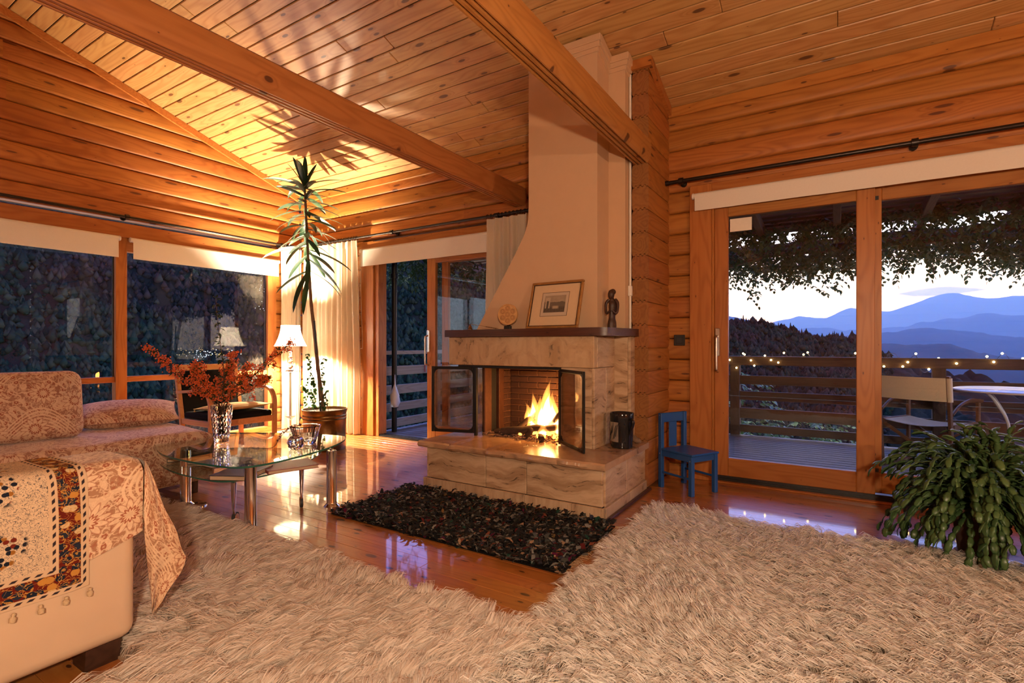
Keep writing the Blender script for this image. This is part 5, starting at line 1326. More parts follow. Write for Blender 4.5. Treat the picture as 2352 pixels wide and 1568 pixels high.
q = MB(); q.box(-.04, .04, hd-.006, hd+.006, .306, .50, .003); q.build('back_splat', M['bluepaint'], bc, world=False)
# ------------------------------------------------------------------ near sofa (its arm end faces us)
ns = thing('sofa', 'cream leather sofa with its arm end in the left foreground', 'sofa', (-2.25, .3, 0))
AX, AY, AZ = -2.095, .845, .695
o = obj('arm', softbox('arm', .30, 1.20, AZ-.075, .045, 4, M['leather']), ns, (AX-.15+2.25, AY-.60-.3, (AZ+.075)/2))
o = obj('seat_base', softbox('seat_base', 1.4, 1.0, .34, .03, 3, M['leather']), ns, (AX-.31-.70+2.25, AY-.62-.3, .245))
o = obj('backrest', softbox('backrest', 1.7, .24, .72, .06, 3, M['leather']), ns, (AX-.85+2.25, AY-1.30-.3, .44))
for x, y in ((AX-.09, AY-.09), (AX-.09, AY-1.12), (AX-1.6, AY-.09)):
    q = MB(); q.prism([(x-.05, .0), (x+.05, 0), (x+.06, .076), (x-.06, .076)], y-.05, y+.05, 'y'); q.build('foot', M['darkwood'], ns)
q = MB(); q.box(-.0012, .0012, -.001, .001, 0, 1); 
q = MB(); q.box(AX-1.66, AX-.20, AY-1.3, AY-.12, 0, .08); q.build('under_shade_block', M['darkwood'], ns)  # dark block added to make the shade under the sofa
# paisley throw over the arm, with a corner hanging over the front
th = thing('sofa_throw', 'paisley throw draped over the near sofa arm, one corner hanging', 'throw', (AX-.15, .5, AZ))
q = MB(); ra_ = .055
def arm_path(s_, lift):
    """arc length over the arm from inner side (0) across the top to the outer side; returns x,z"""
    xi, xo, zt = AX-.30-lift, AX+lift, AZ+lift; r = ra_; w = xo-xi-2*r; q4 = r*PI/2; h0 = .20
    if s_ < h0: return xi, zt-r-h0+s_
    s_ -= h0
    if s_ < q4: a = s_/r; return xi+r-r*math.cos(a), zt-r+r*math.sin(a)
    s_ -= q4
    if s_ < w: return xi+r+s_, zt
    s_ -= w
    if s_ < q4: a = s_/r; return xo-r+r*math.sin(a), zt-r+r*math.cos(a)
    return xo, zt-r-(s_-q4)
S_top = .20+ra_*PI/2*2+(.30-2*ra_)
def hem(y): return .372+.30*(y-.70) if y < .86 else .42
def thf(u, v):
    y = .02+(AY+.018-.02)*v
    Ls = S_top+(AZ-ra_-hem(y))
    s_ = u*Ls; x, z = arm_path(s_, .006)
    x += .004*math.sin(y*23+z*9)*(1 if u > .6 else 0)
    if v > .965: k = (v-.965)/.035; z -= .012*k*k if u < .72 else 0; x -= .010*k*k if u > .6 else 0
    return (x, y, z)
q.grid(thf, 44, 36, lambda u, v: (.02+.85*v, u*1.0))
# front fall: follows the arm front, narrows into a hanging corner
def ffall(u, v):
    p = Vector(thf(.30+.42*u, 1)); 
    drop = v*(.16+.10*u+.05*math.sin(u*6))
    return (p.x+.012*math.sin(v*7+u*9)*v, p.y+.010+.030*math.sin(PI*min(1, v*1.2))+.012*math.sin(u*14)*v, p.z-drop)
q.grid(ffall, 22, 14, lambda u, v: (.9+v*.26, .3+.42*u))
def corner(u, v):
    # corner of the cloth hanging free in front of the arm: widest half way, running out to a tip
    z = AZ-.004-(AZ-.12)*v
    w = .125*min(v/.56, (1-v)/.44)**.9*(1+.05*math.sin(v*21))+.002
    k = max(0, (v-.45)/.55)
    inn = Vector((AX+.010-.05*k, AY+.016+.045*k, z)); dr = Vector((.40, .92, 0)).normalized()
    fold = .018*math.sin(u*7.5+v*5)*math.sin(PI*u)+.010*math.sin(u*15+2)*v
    return inn+dr*(u*w)+Vector((-.92, .40, 0))*fold+Vector((0, 0, -.05*u*math.sin(PI*v)))
q.grid(corner, 12, 30, lambda u, v: (.9+u*.20, .55+v*.6))
q.build('cloth', M['paisley_l'], th, 180)
# printed runner with border and tassels
ru = thing('printed_runner', 'cream block-printed runner with dark red floral border over sofa arm', 'runner', (AX-.15, .4, AZ))
q = MB()
def rnf(u, v):
    y = -.30+(.700+.30)*v
    y += -.02*(1-min(1, u*1.4))
    zb = .283+.02*(v-1)+.006*math.sin(v*12)
    Ls = S_top+(AZ-ra_-zb); s_ = .10+u*(Ls-.10); x, z = arm_path(s_, .011)
    x += .003*math.sin(y*31)*(1 if u > .6 else 0)
    return (x, y, z)
q.grid(rnf, 50, 40, lambda u, v: ((1-v)*1.0+.003, (1-u)*(S_top+.35)+.003))
rb = q.build('cloth', M['runner'], ru, 180)
tm = MB(); tm.lathe([(0, -.026), (.008, -.024), (.009, -.012), (.004, -.007), (.006, -.002), (.004, .002), (0, .003)], 8)
M['tassel'] = plain('cream_tassel', (0.55, 0.38, 0.22), 0.95, nz=0.4, scale=120, bump=0.5)
tme = tm.mesh('tassel', M['tassel'], 60)
for k in range(15):
    p = Vector(rnf(1, 1-k*.062)); o = obj('tassel', tme, ru, tuple(p+Vector((.009, 0, -.010))-Vector(ru.location)), (.3*math.sin(k*2.3), .15, k))
# ------------------------------------------------------------------ woolly rugs
def swirl(x, y, s=0.0):
    return (np.sin(2.1*x+1.3*y+s)+np.sin(-1.7*x+3.1*y+2*s+1)+.8*np.sin(4.3*x+1.1*y+3+s)+.7*np.sin(1.9*x-5.2*y+s*.5)+.5*np.sin(7.1*x+6.3*y+s))/2.4
def fur(name, label, poly, N, L, ang0, amp, mat, width, hgt, cell, seed, back=None, zbase=.012, clump=.6, skip=None):
    g = np.random.default_rng(seed); P = np.array(poly); lo, hi = P.min(0), P.max(0)
    pts = np.zeros((0, 2))
    while len(pts) < N:
        c = g.uniform(lo, hi, (N, 2)); ins = np.ones(len(c), bool)
        for i in range(len(P)):
            a, b = P[i], P[(i+1) % len(P)]; wob = .018*np.sin(c[:, 0]*17+c[:, 1]*13)+.012*np.sin(c[:, 0]*41-c[:, 1]*37)
            nrm = np.array([-(b-a)[1], (b-a)[0]])/np.linalg.norm(b-a); ins &= ((c-a)@nrm > wob)
        if skip is not None: ins &= ~((c[:, 0] < skip[0]) & (c[:, 1] < skip[1]))
        pts = np.r_[pts, c[ins]]
    pts = pts[:N]; x, y = pts.T
    def lean(x, y): return ang0+amp*swirl(x*1.6, y*1.6, seed)
    th_ = lean(x, y)+g.normal(0, .22, N)
    # clumps: nearest of a jittered point lattice, each with its own lean and height
    tab = g.uniform(-1, 1, (4, 8192)); hsh = lambda i, j: ((i.astype(np.int64)*73856093) ^ (j.astype(np.int64)*19349663)) % 8192
    xw, yw = x+.03*swirl(x*3, y*3, seed+5), y+.03*swirl(y*3, x*3, seed+7)
    bd = np.full(N, 1e9); bi = np.zeros(N, np.int64); kx_ = np.zeros(N); ky_ = np.zeros(N)
    for ox in (-1, 0, 1):
        for oy in (-1, 0, 1):
            i_, j_ = np.floor(xw/cell)+ox, np.floor(yw/cell)+oy; h_ = hsh(i_, j_)
            cx_, cy_ = (i_+.5+.5*tab[0][h_])*cell, (j_+.5+.5*tab[1][h_])*cell; dd = (xw-cx_)**2+(yw-cy_)**2; m_ = dd < bd
            bd[m_] = dd[m_]; bi[m_] = h_[m_]; kx_[m_] = (cx_+x-xw)[m_]; ky_[m_] = (cy_+y-yw)[m_]
    kth = lean(kx_, ky_)+.75*tab[2][bi]; kh = hgt*(.95+.45*tab[3][bi])
    Ls = L*g.uniform(.65, 1.2, N); hh = kh*g.uniform(.55, 1.15, N)
    d1 = np.c_[np.cos(th_), np.sin(th_)]; dk = np.c_[np.cos(kth), np.sin(kth)]
    tip = pts+d1*Ls[:, None]; ktip = np.c_[kx_, ky_]+dk*(L*1.0)
    tip = tip*(1-clump)+ktip*clump
    dirn = tip-pts; ln = np.linalg.norm(dirn, axis=1, keepdims=True)+1e-6; dn = dirn/ln
    curl = g.normal(0, .18, N)[:, None]*np.c_[-dn[:, 1], dn[:, 0]]*ln
    und = zbase+.009*swirl(x*2.7, y*2.7, seed+1)+.006*swirl(y*7.3, x*6.1, seed+2)+.010
    und = np.maximum(und, .006)
    def at(t, hz, cu): return np.c_[pts+dirn*t+curl*cu, und+hh*hz]
    C = [np.c_[pts, np.full(N, .004)], at(.22, .72, .5), at(.6, 1.0, .8), at(1.0, .62, 0)]
    wv = width*g.uniform(.6, 1.3, N)
    ro = g.uniform(-.9, .9, N); side = np.c_[-dn[:, 1]*np.cos(ro), dn[:, 0]*np.cos(ro), np.sin(ro)]*wv[:, None]*.5
    V = np.stack([C[0]-side, C[0]+side, C[1]-side, C[1]+side, C[2]-side*.75, C[2]+side*.75, C[3]], 1).reshape(-1, 3)
    b = np.arange(N)*7
    Q = np.concatenate([np.c_[b, b+1, b+3, b+2], np.c_[b+2, b+3, b+5, b+4]]); T3 = np.c_[b+4, b+5, b+6]
    c0 = P.mean(0); e = thing(name, label, 'rug', (c0[0], c0[1], 0))
    me = big_mesh('pile', V-np.array([c0[0], c0[1], 0]), Q, T3, mat, None, True)
    tag(obj('pile', me, e), kind='stuff')
    q = MB(); q.prism([(p[0], p[1]) for p in (back or poly)], .001, .010, 'z'); q.build('backing', M['rugbase'], e)
fur('shaggy_rug', 'long-haired cream sheepskin rug under the coffee table', [(-4.05, -.2), (-.985, -.2), (-.955, 1.66), (-2.4, 1.665), (-4.05, 1.66)], 170000, .105, math.radians(78), .75, M['fur_l'], .0040, .040, .055, 3, clump=.55, skip=(-2.0, .80), back=[(-2.0, -.2), (-.985, -.2), (-.955, 1.66), (-2.4, 1.665), (-4.05, 1.66), (-4.05, .80), (-2.0, .80)])
fur('shaggy_rug', 'cream woolly rug with shorter pile in front of the right door', [(-.965, .1), (1.55, .1), (1.55, 3.43), (-1.03, 3.43)], 200000, .066, math.radians(188), .65, M['fur_r'], .0040, .036, .036, 8, clump=.5)
# ------------------------------------------------------------------ rag rug
g = np.random.default_rng(5); N = 7600
e = thing('rag_rug', 'dark multicoloured rag rug in front of the hearth', 'rug', (-1.96, 2.58, 0))
X_ = g.uniform(-2.80, -1.13, N); Y_ = g.uniform(2.215, 2.985, N); X_ += .02*np.sin(Y_*23); Y_ += .012*np.sin(X_*19)
a_ = g.uniform(0, 2*np.pi, N)*.35+g.choice([0, np.pi], N)+g.normal(0, .6, N); l_ = g.uniform(.020, .048, N); w_ = g.uniform(.009, .018, N); tlt = g.uniform(.15, 1.0, N)
dx = np.c_[np.cos(a_), np.sin(a_)]; nx = np.c_[-np.sin(a_), np.cos(a_)]; zb = g.uniform(.006, .020, N)
def row(t, zz, ws): 
    c = np.c_[X_, Y_]+dx*(l_*t)[:, None]; z = zb+l_*zz*np.sin(tlt)
    sk = g.normal(0, .004, (N, 2))
    return np.c_[c-nx*(w_*ws/2)[:, None]+sk, z+g.normal(0, .002, N)], np.c_[c+nx*(w_*ws/2)[:, None]-sk, z+g.normal(0, .003, N)]
r0, r1, r2 = row(0, 0, .7), row(.5, .75, 1.15), row(1.0, .8, .9)
V = np.stack([*r0, *r1, *r2], 1).reshape(-1, 3); b = np.arange(N)*6
Q = np.concatenate([np.c_[b, b+1, b+3, b+2], np.c_[b+2, b+3, b+5, b+4]])
pal = np.array([(.010, .010, .011), (.016, .014, .014), (.022, .015, .012), (.010, .012, .014), (.03, .028, .024), (.06, .062, .055), (.14, .135, .12), (.20, .185, .16), (.32, .20, .12), (.20, .06, .03), (.10, .012, .012), (.012, .05, .035), (.08, .006, .03), (.03, .03, .05), (.16, .09, .03)])
pw_ = np.array([15, 12, 8, 8, 8, 8, 6.5, 4.2, 2.6, 1.6, 2.2, 1.3, 1.2, 1.4, 1.2]); pw_ /= pw_.sum()
cc = pal[g.choice(len(pal), N, p=pw_)]; cc = np.concatenate([cc, cc])
tag(obj('rags', big_mesh('rags', V-np.array([-1.96, 2.58, 0]), Q, None, M['rag'], cc, True), e), kind='stuff')
q = MB(); q.box(-2.79, -1.14, 2.225, 2.975, .001, .010); q.build('backing', M['blackcloth'], e)
q = MB(); rr = random.Random(3)
for sx, x in ((-1, -2.80), (1, -1.13)):
    for k in range(85):
        y = 2.22+.76*k/85+rr.uniform(-.004, .004); L = rr.uniform(.02, .06)
        q.tube([(x, y, .008), (x+sx*L*.5, y+rr.uniform(-.01, .01), .010), (x+sx*L, y+rr.uniform(-.02, .02), .004)], .0012, 4)
tag(q.build('fringe', M['tassel'], e, 60), kind='stuff')
# ------------------------------------------------------------------ trailing cactus on a stand
CX, CY_ = .62, 3.56
cp = thing('trailing_cactus', 'bushy trailing holiday cactus in a pot at the right edge', 'plant', (CX, CY_, 0))
q = MB(); q.lathe([(0, 0), (.085, 0), (.115, .23), (.122, .235), (.122, .26), (.108, .26), (.10, .23), (0, .225)], 24); q.build('pot', M['terracotta'], cp, 50, world=False)
q = MB(); q.lathe([(0, .23), (.10, .23), (0, .238)], 20); q.build('soil', M['soil'], cp, 60, world=False)
segm = []
for L, w in ((.056, .016), (.050, .017), (.060, .0165), (.046, .0145)):
    V = []; F = []; n = 7
    for i in range(n+1):
        t = i/n; ww = w*(.35+.65*math.sin(PI*min(1, t*.85+.08)))*(1+(.10 if i % 2 else -.06)); z = .004*math.sin(PI*t)-.10*L*t*t
        V += [(L*t, -ww, z), (L*t, -ww*.4, z+.0022), (L*t, ww*.4, z+.0022), (L*t, ww, z), (L*t, 0, z-.0022)]
    for i in range(n):
        for k in range(5): F.append((i*5+k, i*5+(k+1) % 5, (i+1)*5+(k+1) % 5, (i+1)*5+k))
    F += [(0, 1, 2, 3, 4)[::-1], tuple(range(n*5, n*5+5))]
    m = MB(); m.add(V, F); segm.append((L, m.mesh('leaf', M['cactus'], 180), V, F))
rk = random.Random(21); segs = []
for s_ in range(370):
    az = rk.uniform(0, 2*PI); el = rk.uniform(.0, 1.5); p = Vector((CX, CY_, .33))+Vector((math.cos(az), math.sin(az), 0))*rk.uniform(.0, .09)
    d = Vector((math.cos(az)*math.cos(el), math.sin(az)*math.cos(el), math.sin(el)))
    low_ = s_ >= 280
    if low_: el = rk.uniform(-.2, .5); p.z = .28; d = Vector((math.cos(az)*math.cos(el), math.sin(az)*math.cos(el), math.sin(el)))
    for k in range(rk.randint(7, 9)):
        i = rk.randrange(4); segs.append((p.copy(), d.copy(), i, rk.uniform(-.7, .7)))
        if p.z < .10: break
        p = p+d*segm[i][0]*.94
        d = (d+Vector((rk.uniform(-.22, .22), rk.uniform(-.22, .22), -.13-.05*k))).normalized()
        if d.z < -.72 and not low_: d.z = -.72; d.normalize()
        if rk.random() < .22:
            d2 = (d+Vector((rk.uniform(-.7, .7), rk.uniform(-.7, .7), rk.uniform(-.3, .2)))).normalized(); segs.append((p.copy(), d2, rk.randrange(4), rk.uniform(-.7, .7)))
cv = Vector((0, 0, CAM_H)); cen = Vector((CX, CY_, .40))
segs.sort(key=lambda s: -((s[0]-cen).dot((cv-cen).normalized())+.35*(s[0]-cen).length))
inner = MB()
for n_, (p, d, i, roll) in enumerate(segs):
    Mx = orient(p, d, roll)
    if n_ < 300: o = obj('leaf', segm[i][1], cp); o.matrix_local = Matrix.Translation(-Vector(cp.location)) @ Mx
    else: inner.add([Mx @ Vector(v) for v in segm[i][2]], segm[i][3])
tag(inner.build('inner_leaves', M['cactus'], cp, 180), kind='stuff')
# ------------------------------------------------------------------ deck and railings outside
DZ = -.02; DX0, DX1, DY0, DY1 = -5.05, 3.4, YW+.16, 7.12
dk = MB(); dk.box(DX0, DX1, DY0, DY1, DZ-.16, DZ-.05); dk = tag(dk.build('deck', M['under']), 'weathered plank terrace outside the sliding doors', 'deck', kind='structure')
q = MB(); q.box(0, DX1-DX0, 0, .098, -.028, 0, .004); dme = q.mesh('deck_plank', M['deck'])
y = DY0
while y+.1 < DY1: obj('deck_plank', dme, dk, (DX0, y, DZ)); y += .112
def railing(label, a, b, posts, zr, mt='rail', name='deck_railing'):
    """a,b: (x,y) ends; each rail a part with its grain along the length"""
    a = Vector((*a, 0)); b = Vector((*b, 0)); L = (b-a).length; rz = math.atan2(b.y-a.y, b.x-a.x)
    e = thing(name, label, 'railing', (a.x, a.y, DZ), rz)
    for (z, h, t) in zr:
        q = MB(); q.box(0, L, -t/2, t/2, -h/2, h/2, .005); q.build('rail', M[mt], e, loc=(0, 0, z))
    for p in posts:
        q = MB(); q.box(-.45, .45, -.055, .055, -.055, .055, .006); o = q.build('post', M[mt], e, loc=(p, .0, .45), rot=(0, -PI/2, 0))
    return e
zr = [(.925, .11, .14), (.685, .11, .035), (.49, .11, .035), (.27, .13, .035), (.08, .09, .035)]
railing('timber terrace railing in front of the mountain view', (DX0, 7.05), (DX1, 7.05), (.06, 2.0, 3.95, 5.95, 7.9), zr)
railing('timber terrace railing beyond the half-open door', (-4.98, DY0+.02), (-4.98, 6.98), (1.2, 2.2), [(1.02, .05, .05), (.78, .12, .035), (.53, .12, .035), (.30, .11, .035), (.09, .11, .035)], 'rail_lit')
# pole with plastic bag, red ribbon
e = thing('parasol_pole', 'dark metal pole standing outside the half-open door', 'pole', (-4.86, 4.86, DZ))
q = MB(); q.cyl((-4.86, 4.86, DZ), (-4.86, 4.86, 2.2), .034, 14); q.cyl((-4.86, 4.86, 1.96), (-4.86, 4.86, 2.02), .046, 14); q.build('tube', M['black'], e, 60)
e = thing('plastic_bag', 'white plastic bag hanging on the dark pole', 'bag', (-4.80, 4.82, .32))
q = MB(); q.lathe([(.0, .30), (.045, .31), (.062, .37), (.056, .46), (.032, .53), (.010, .60), (.006, .72)], 16, (-4.80, 4.81, 0), lambda a, z: 1+.15*math.sin(3*a+z*30)); q.build('bag', M['bag'], e, 180)
e = thing('red_ribbon', 'red ribbon dangling from the terrace handrail', 'ribbon', (-4.94, 5.55, .75))
q = MB(); q.box(-4.952, -4.948, 5.54, 5.556, .72, 1.02); q.build('strip', M['redcloth'], e)
# string of fairy lights
sl = thing('fairy_lights', 'string of small warm fairy lights wound along the terrace railing', 'string lights', (0, 7.05, .92))
rs = random.Random(8); wp = []; x = -2.2
while x < 3.2:
    wp.append(Vector((x, 7.05+rs.choice([-1, 1])*rs.uniform(.075, .11)*(1 if rs.random() < .8 else .2), .905+rs.uniform(-.11, .11)))); x += rs.uniform(.035, .08)
q = MB(); q.tube(catmull(wp, 3), .0022, 4); q.build('wire', M['plastic_black'], sl, 60)
bq = MB(); bq.ball((0, 0, 0), .0105, 8, 6); bme = bq.mesh('bulb', M['fairy'], 180)
for p in wp:
    if p.y < 7.04 or rs.random() < .5:
        obj('bulb', bme, sl, tuple(Vector((p.x, min(p.y, 6.965) if p.y < 7.05 and p.z < .98 else p.y, p.z+rs.uniform(-.01, .02)))-Vector(sl.location)))
# ------------------------------------------------------------------ terrace furniture
def director(label, x, y, rz):
    e = thing('directors_chair', label, 'chair', (x, y, DZ), rz, 'canvas chairs on the terrace')
    w, d = .27, .23
    for sx in (-1, 1):
        q = MB(); q.box(-.012, .012, -.02, .02, .0, .61, .003); q.build('front_leg', M['dirchair'], e, loc=(sx*w, d, 0))
        q = MB(); q.box(-.012, .012, -.02, .02, .0, .86, .003); q.build('back_post', M['dirchair'], e, loc=(sx*w, -d, .0), rot=(math.radians(5), 0, 0))
        q = MB(); P = catmull([(sx*w, d+.06, .615), (sx*w, .08, .635), (sx*w, -.10, .60), (sx*w, -d-.02, .52)], 5)
        q.tube(P, .026, 8, flat=.45); q.build('armrest', M['dirchair'], e, 50, world=False)
        q = MB(); q.box(-.012, .012, -d, d, -.02, .02, .003); q.build('seat_rail', M['dirchair'], e, loc=(sx*w, 0, .42))
        q = MB(); q.box(-.012, .012, -d-.02, d+.04, -.016, .016, .003); q.build('foot_rail', M['dirchair'], e, loc=(sx*w, 0, .018))
    for yy in (-d+.03, d-.03):
        for s_ in (-1, 1):
            q = MB(); q.tube([(-s_*w, yy+.012*s_, .04), (s_*w, yy+.012*s_, .40)], .017, 6, flat=.6); q.build('cross_brace', M['dirchair'], e, world=False)
    q = MB(); q.grid(lambda u, v: (-w+2*w*u, -d+2*d*v, .435-.03*math.sin(PI*u)), 12, 6); q.grid(lambda u, v: (w-2*w*u, -d+2*d*v, .431-.03*math.sin(PI*u)), 12, 6); q.build('canvas_seat', M['canvas'], e, 180, world=False)
    q = MB(); bk = lambda u, v: (-w-.014+(2*w+.028)*u, -d-.012-.09*math.sin(PI*u)*.5-(.65+.2*v)*.0873+.016*(u in (0, 1)), .64+.20*v)
    q.grid(bk, 14, 4); q.grid(lambda u, v: Vector(bk(1-u, v))+Vector((0, .005, 0)), 14, 4)
    for sx in (-1, 1): q.tube([(sx*(w+.004), -d-.058, .64), (sx*(w+.004), -d-.076, .84)], .022, 10)
    q.build('canvas_back', M['canvas'], e, 50, world=False)
    return e
director('canvas directors chair just outside the right door', .70, 6.02, math.radians(-30))
director('canvas directors chair beyond the white terrace table', 2.10, 6.45, math.radians(70))
e = thing('terrace_table', 'round white metal table on the terrace', 'table', (1.36, 6.30, DZ))
q = MB(); q.lathe([(0, .70), (.44, .70), (.455, .706), (.455, .716), (.44, .722), (0, .722)], 40); q.build('top', M['tabletop_white'], e, 40, world=False)
for k in range(4):
    a = k*PI/2+.6; c_, s_ = math.cos(a), math.sin(a)
    q = MB(); q.tube(catmull([(.30*c_, .30*s_, .70), (.22*c_, .22*s_, .62), (.10*c_, .10*s_, .42), (.12*c_, .12*s_, .22), (.30*c_, .30*s_, 0)], 5), .012, 8); q.build('leg', M['tabletop_white'], e, 60, world=False)
# ------------------------------------------------------------------ pergola roof with wisteria
pg = thing('pergola', 'dark timber pergola roof over the terrace', 'pergola', (0, 6.0, 2.3))
M['pergwood'] = pine('pergola_wood', (0.10, 0.06, 0.04), (0.05, 0.03, 0.02), rough=.7, kmax=.04)
for yy, zz in ((4.82, 2.46), (6.98, 2.24)):
    q = MB(); q.box(DX0-.3, DX1+.3, yy-.05, yy+.05, zz-.07, zz+.07, .006); q.build('beam', M['pergwood'], pg)
x = DX0
while x < DX1:
    q = MB(); q.box(-1.15, 1.45, -.035, .035, -.06, .06, .005); o = obj('rafter', q.mesh('rafter', M['pergwood']), pg, (x, -.05, .13), (0, math.radians(5.5), PI/2)); x += .72
yb = 4.70
while yb < 6.75:
    q = MB(); q.box(DX0-.2, DX1+.2, yb, yb+.125, 2.60-(yb-4.6)*.096, 2.62-(yb-4.6)*.096); q.build('roof_board', M['pergwood'], pg); yb += .14
for x in (-4.6, -1.55, 3.2):
    q = MB(); q.cyl((x, 6.98, DZ), (x, 6.98, 2.2), .05, 10); 
vi = thing('wisteria_vine', 'leafy wisteria hanging from the pergola edge', 'vine', (0, 6.9, 2.2))
rv = random.Random(31)
for a, b, c_, d_ in (((-1.62, 7.0, DZ), (-1.58, 6.95, 1.0), (-1.5, 6.9, 1.85), (-1.0, 6.9, 2.25)), ((-1.0, 6.9, 2.22), (0, 6.85, 2.32), (1.0, 6.9, 2.28), (2.6, 6.9, 2.35)), ((-1.4, 6.9, 2.0), (-.9, 6.8, 2.12), (-.2, 6.85, 2.2), (.8, 6.8, 2.22)), ((-4.2, 6.6, 2.2), (-3.4, 6.6, 2.3), (-2.4, 6.8, 2.3), (-1.4, 6.9, 2.3))):
    q = MB(); P = catmull([a, b, c_, d_], 8); P = [p+Vector((rv.uniform(-.02, .02), rv.uniform(-.02, .02), rv.uniform(-.02, .02))) for p in P]; q.tube(P, rv.uniform(.016, .026), 7); q.build('stem', M['vinestem'], vi, 60)
lf_ = [(0, 0, 0), (.25, .5, .03), (.65, .42, .02), (1, 0, -.06), (.65, -.42, .02), (.25, -.5, .03)]
def spray(mb, p, d, L, nl, ls):
    d = Vector(d).normalized(); P = [p]; v = d.copy()
    for i in range(nl): v = (v+Vector((0, 0, -.16))).normalized(); P.append(P[-1]+v*(L/nl))
    for i in range(1, nl+1):
        t = (P[i]-P[i-1]).normalized(); sd = t.cross(Vector((0, 0, 1))); sd = sd.normalized() if sd.length > .1 else Vector((1, 0, 0))
        for s_ in ((-1, 1) if i < nl else (0,)):
            dd = (t*.55+sd*s_*.9+Vector((rv.uniform(-.2, .2), rv.uniform(-.2, .2), -.35+rv.uniform(-.25, .1)))).normalized()
            Mx = orient(P[i], dd, rv.uniform(-.6, .6)); l = ls*rv.uniform(.75, 1.15)
            mb.add([Mx @ Vector((a*l, b*l*.62, c*l)) for a, b, c in lf_], [(0, 1, 2, 3), (0, 3, 4, 5)])
    return P
mass = MB()
for k in range(3700):
    x = rv.uniform(-2.6, 3.4); y = rv.uniform(6.25, 7.45)
    zt = 2.34-.08*(y-6.2)+.05*math.sin(x*3)
    z = zt-abs(rv.gauss(0, .15)) if y > 6.6 else zt+rv.uniform(-.04, .18)
    a = rv.uniform(0, 2*PI); spray(mass, Vector((x, y, z)), (math.cos(a), math.sin(a), rv.uniform(-.6, .3)), rv.uniform(.14, .24), 4, rv.uniform(.042, .064))
for k in range(260):
    x = rv.uniform(-4.9, -2.4); y = rv.uniform(5.6, 7.3); z = 2.30-abs(rv.gauss(0, .12))
    a = rv.uniform(0, 2*PI); spray(mass, Vector((x, y, z)), (math.cos(a), math.sin(a), rv.uniform(-.7, .2)), rv.uniform(.16, .28), 4, rv.uniform(.05, .08))
for k in range(150):
    x = rv.uniform(-5.5, -4.35); y = rv.uniform(4.95, 5.7); z = 2.42-abs(rv.gauss(0, .17))
    a = rv.uniform(0, 2*PI); spray(mass, Vector((x, y, z)), (math.cos(a), math.sin(a), rv.uniform(-.8, .1)), rv.uniform(.12, .22), 4, rv.uniform(.04, .06))
tag(mass.build('foliage', M['vine'], vi), kind='stuff')
for k in range(9):
    x = rv.uniform(-5.25, -4.5); m = MB(); P = spray(m, Vector((x, rv.uniform(5.0, 5.4), 2.22)), (0, .1, -1), rv.uniform(.18, .34), 6, .055); m.tube(P, .002, 4); m.build('hanging_spray', M['vine'], vi)
for k in range(46):                                  # single hanging sprays along the lower edge
    x = -1.5+4.7*k/46+rv.uniform(-.05, .05); y = rv.uniform(6.75, 7.35); z = 2.16-.05*rv.random()-.10*max(0, math.sin(x*2.3+1))
    m = MB(); a = rv.uniform(0, 2*PI); P = spray(m, Vector((x, y, z)), (.4*math.cos(a), .4*math.sin(a), -1), rv.uniform(.14, .34), 6, rv.uniform(.045, .065)); m.tube(P, .002, 4); m.build('hanging_spray', M['vine'], vi)
for k in range(6):
    x = -4.6+1.5*k/6+rv.uniform(-.08, .08); m = MB(); P = spray(m, Vector((x, rv.uniform(5.5, 6.2), 2.12)), (0, .2, -1), rv.uniform(.2, .42), 6, .07); m.tube(P, .002, 4); m.build('hanging_spray', M['vine'], vi)
for k in range(9):                                   # seed pods
    x = -1.2+3.6*k/9+rv.uniform(-.1, .1); y = rv.uniform(6.8, 7.2); z = 1.98+rv.uniform(-.05, .1); m = MB()
    m.tube([(x, y, z+.06), (x, y, z), (x+.004, y, z-.05), (x+.004, y, z-.085)], [.002, .002, .007, .002], 6); m.build('seed_pod', M['vinestem'], vi, 60)
# shrub behind the railing
sh = thing('garden_shrub', 'green leafy shrub growing up behind the terrace railing', 'shrub', (-1.1, 7.6, -1.4)); mb = MB()
for k in range(110):
    a = rv.uniform(0, 2*PI); r = rv.uniform(.05, .6); spray(mb, Vector((-1.25+r*math.cos(a)*.9, 7.65+r*math.sin(a)*.5, rv.uniform(-.4, .75)-.35*r)), (math.cos(a), math.sin(a), .3), .25, 4, .08)
for k in range(60):
    a = rv.uniform(0, 2*PI); spray(mb, Vector((-.35+.45*math.cos(a)*rv.random(), 7.5, rv.uniform(-.4, .18))), (math.cos(a), math.sin(a), .2), .25, 4, .07)
tag(mb.build('foliage', M['ivy'], sh), kind='stuff'); q = MB(); q.tube([(-1.2, 7.7, -1.4), (-1.25, 7.65, .4)], [.03, .012], 7); q.build('stem', M['vinestem'], sh, 60)
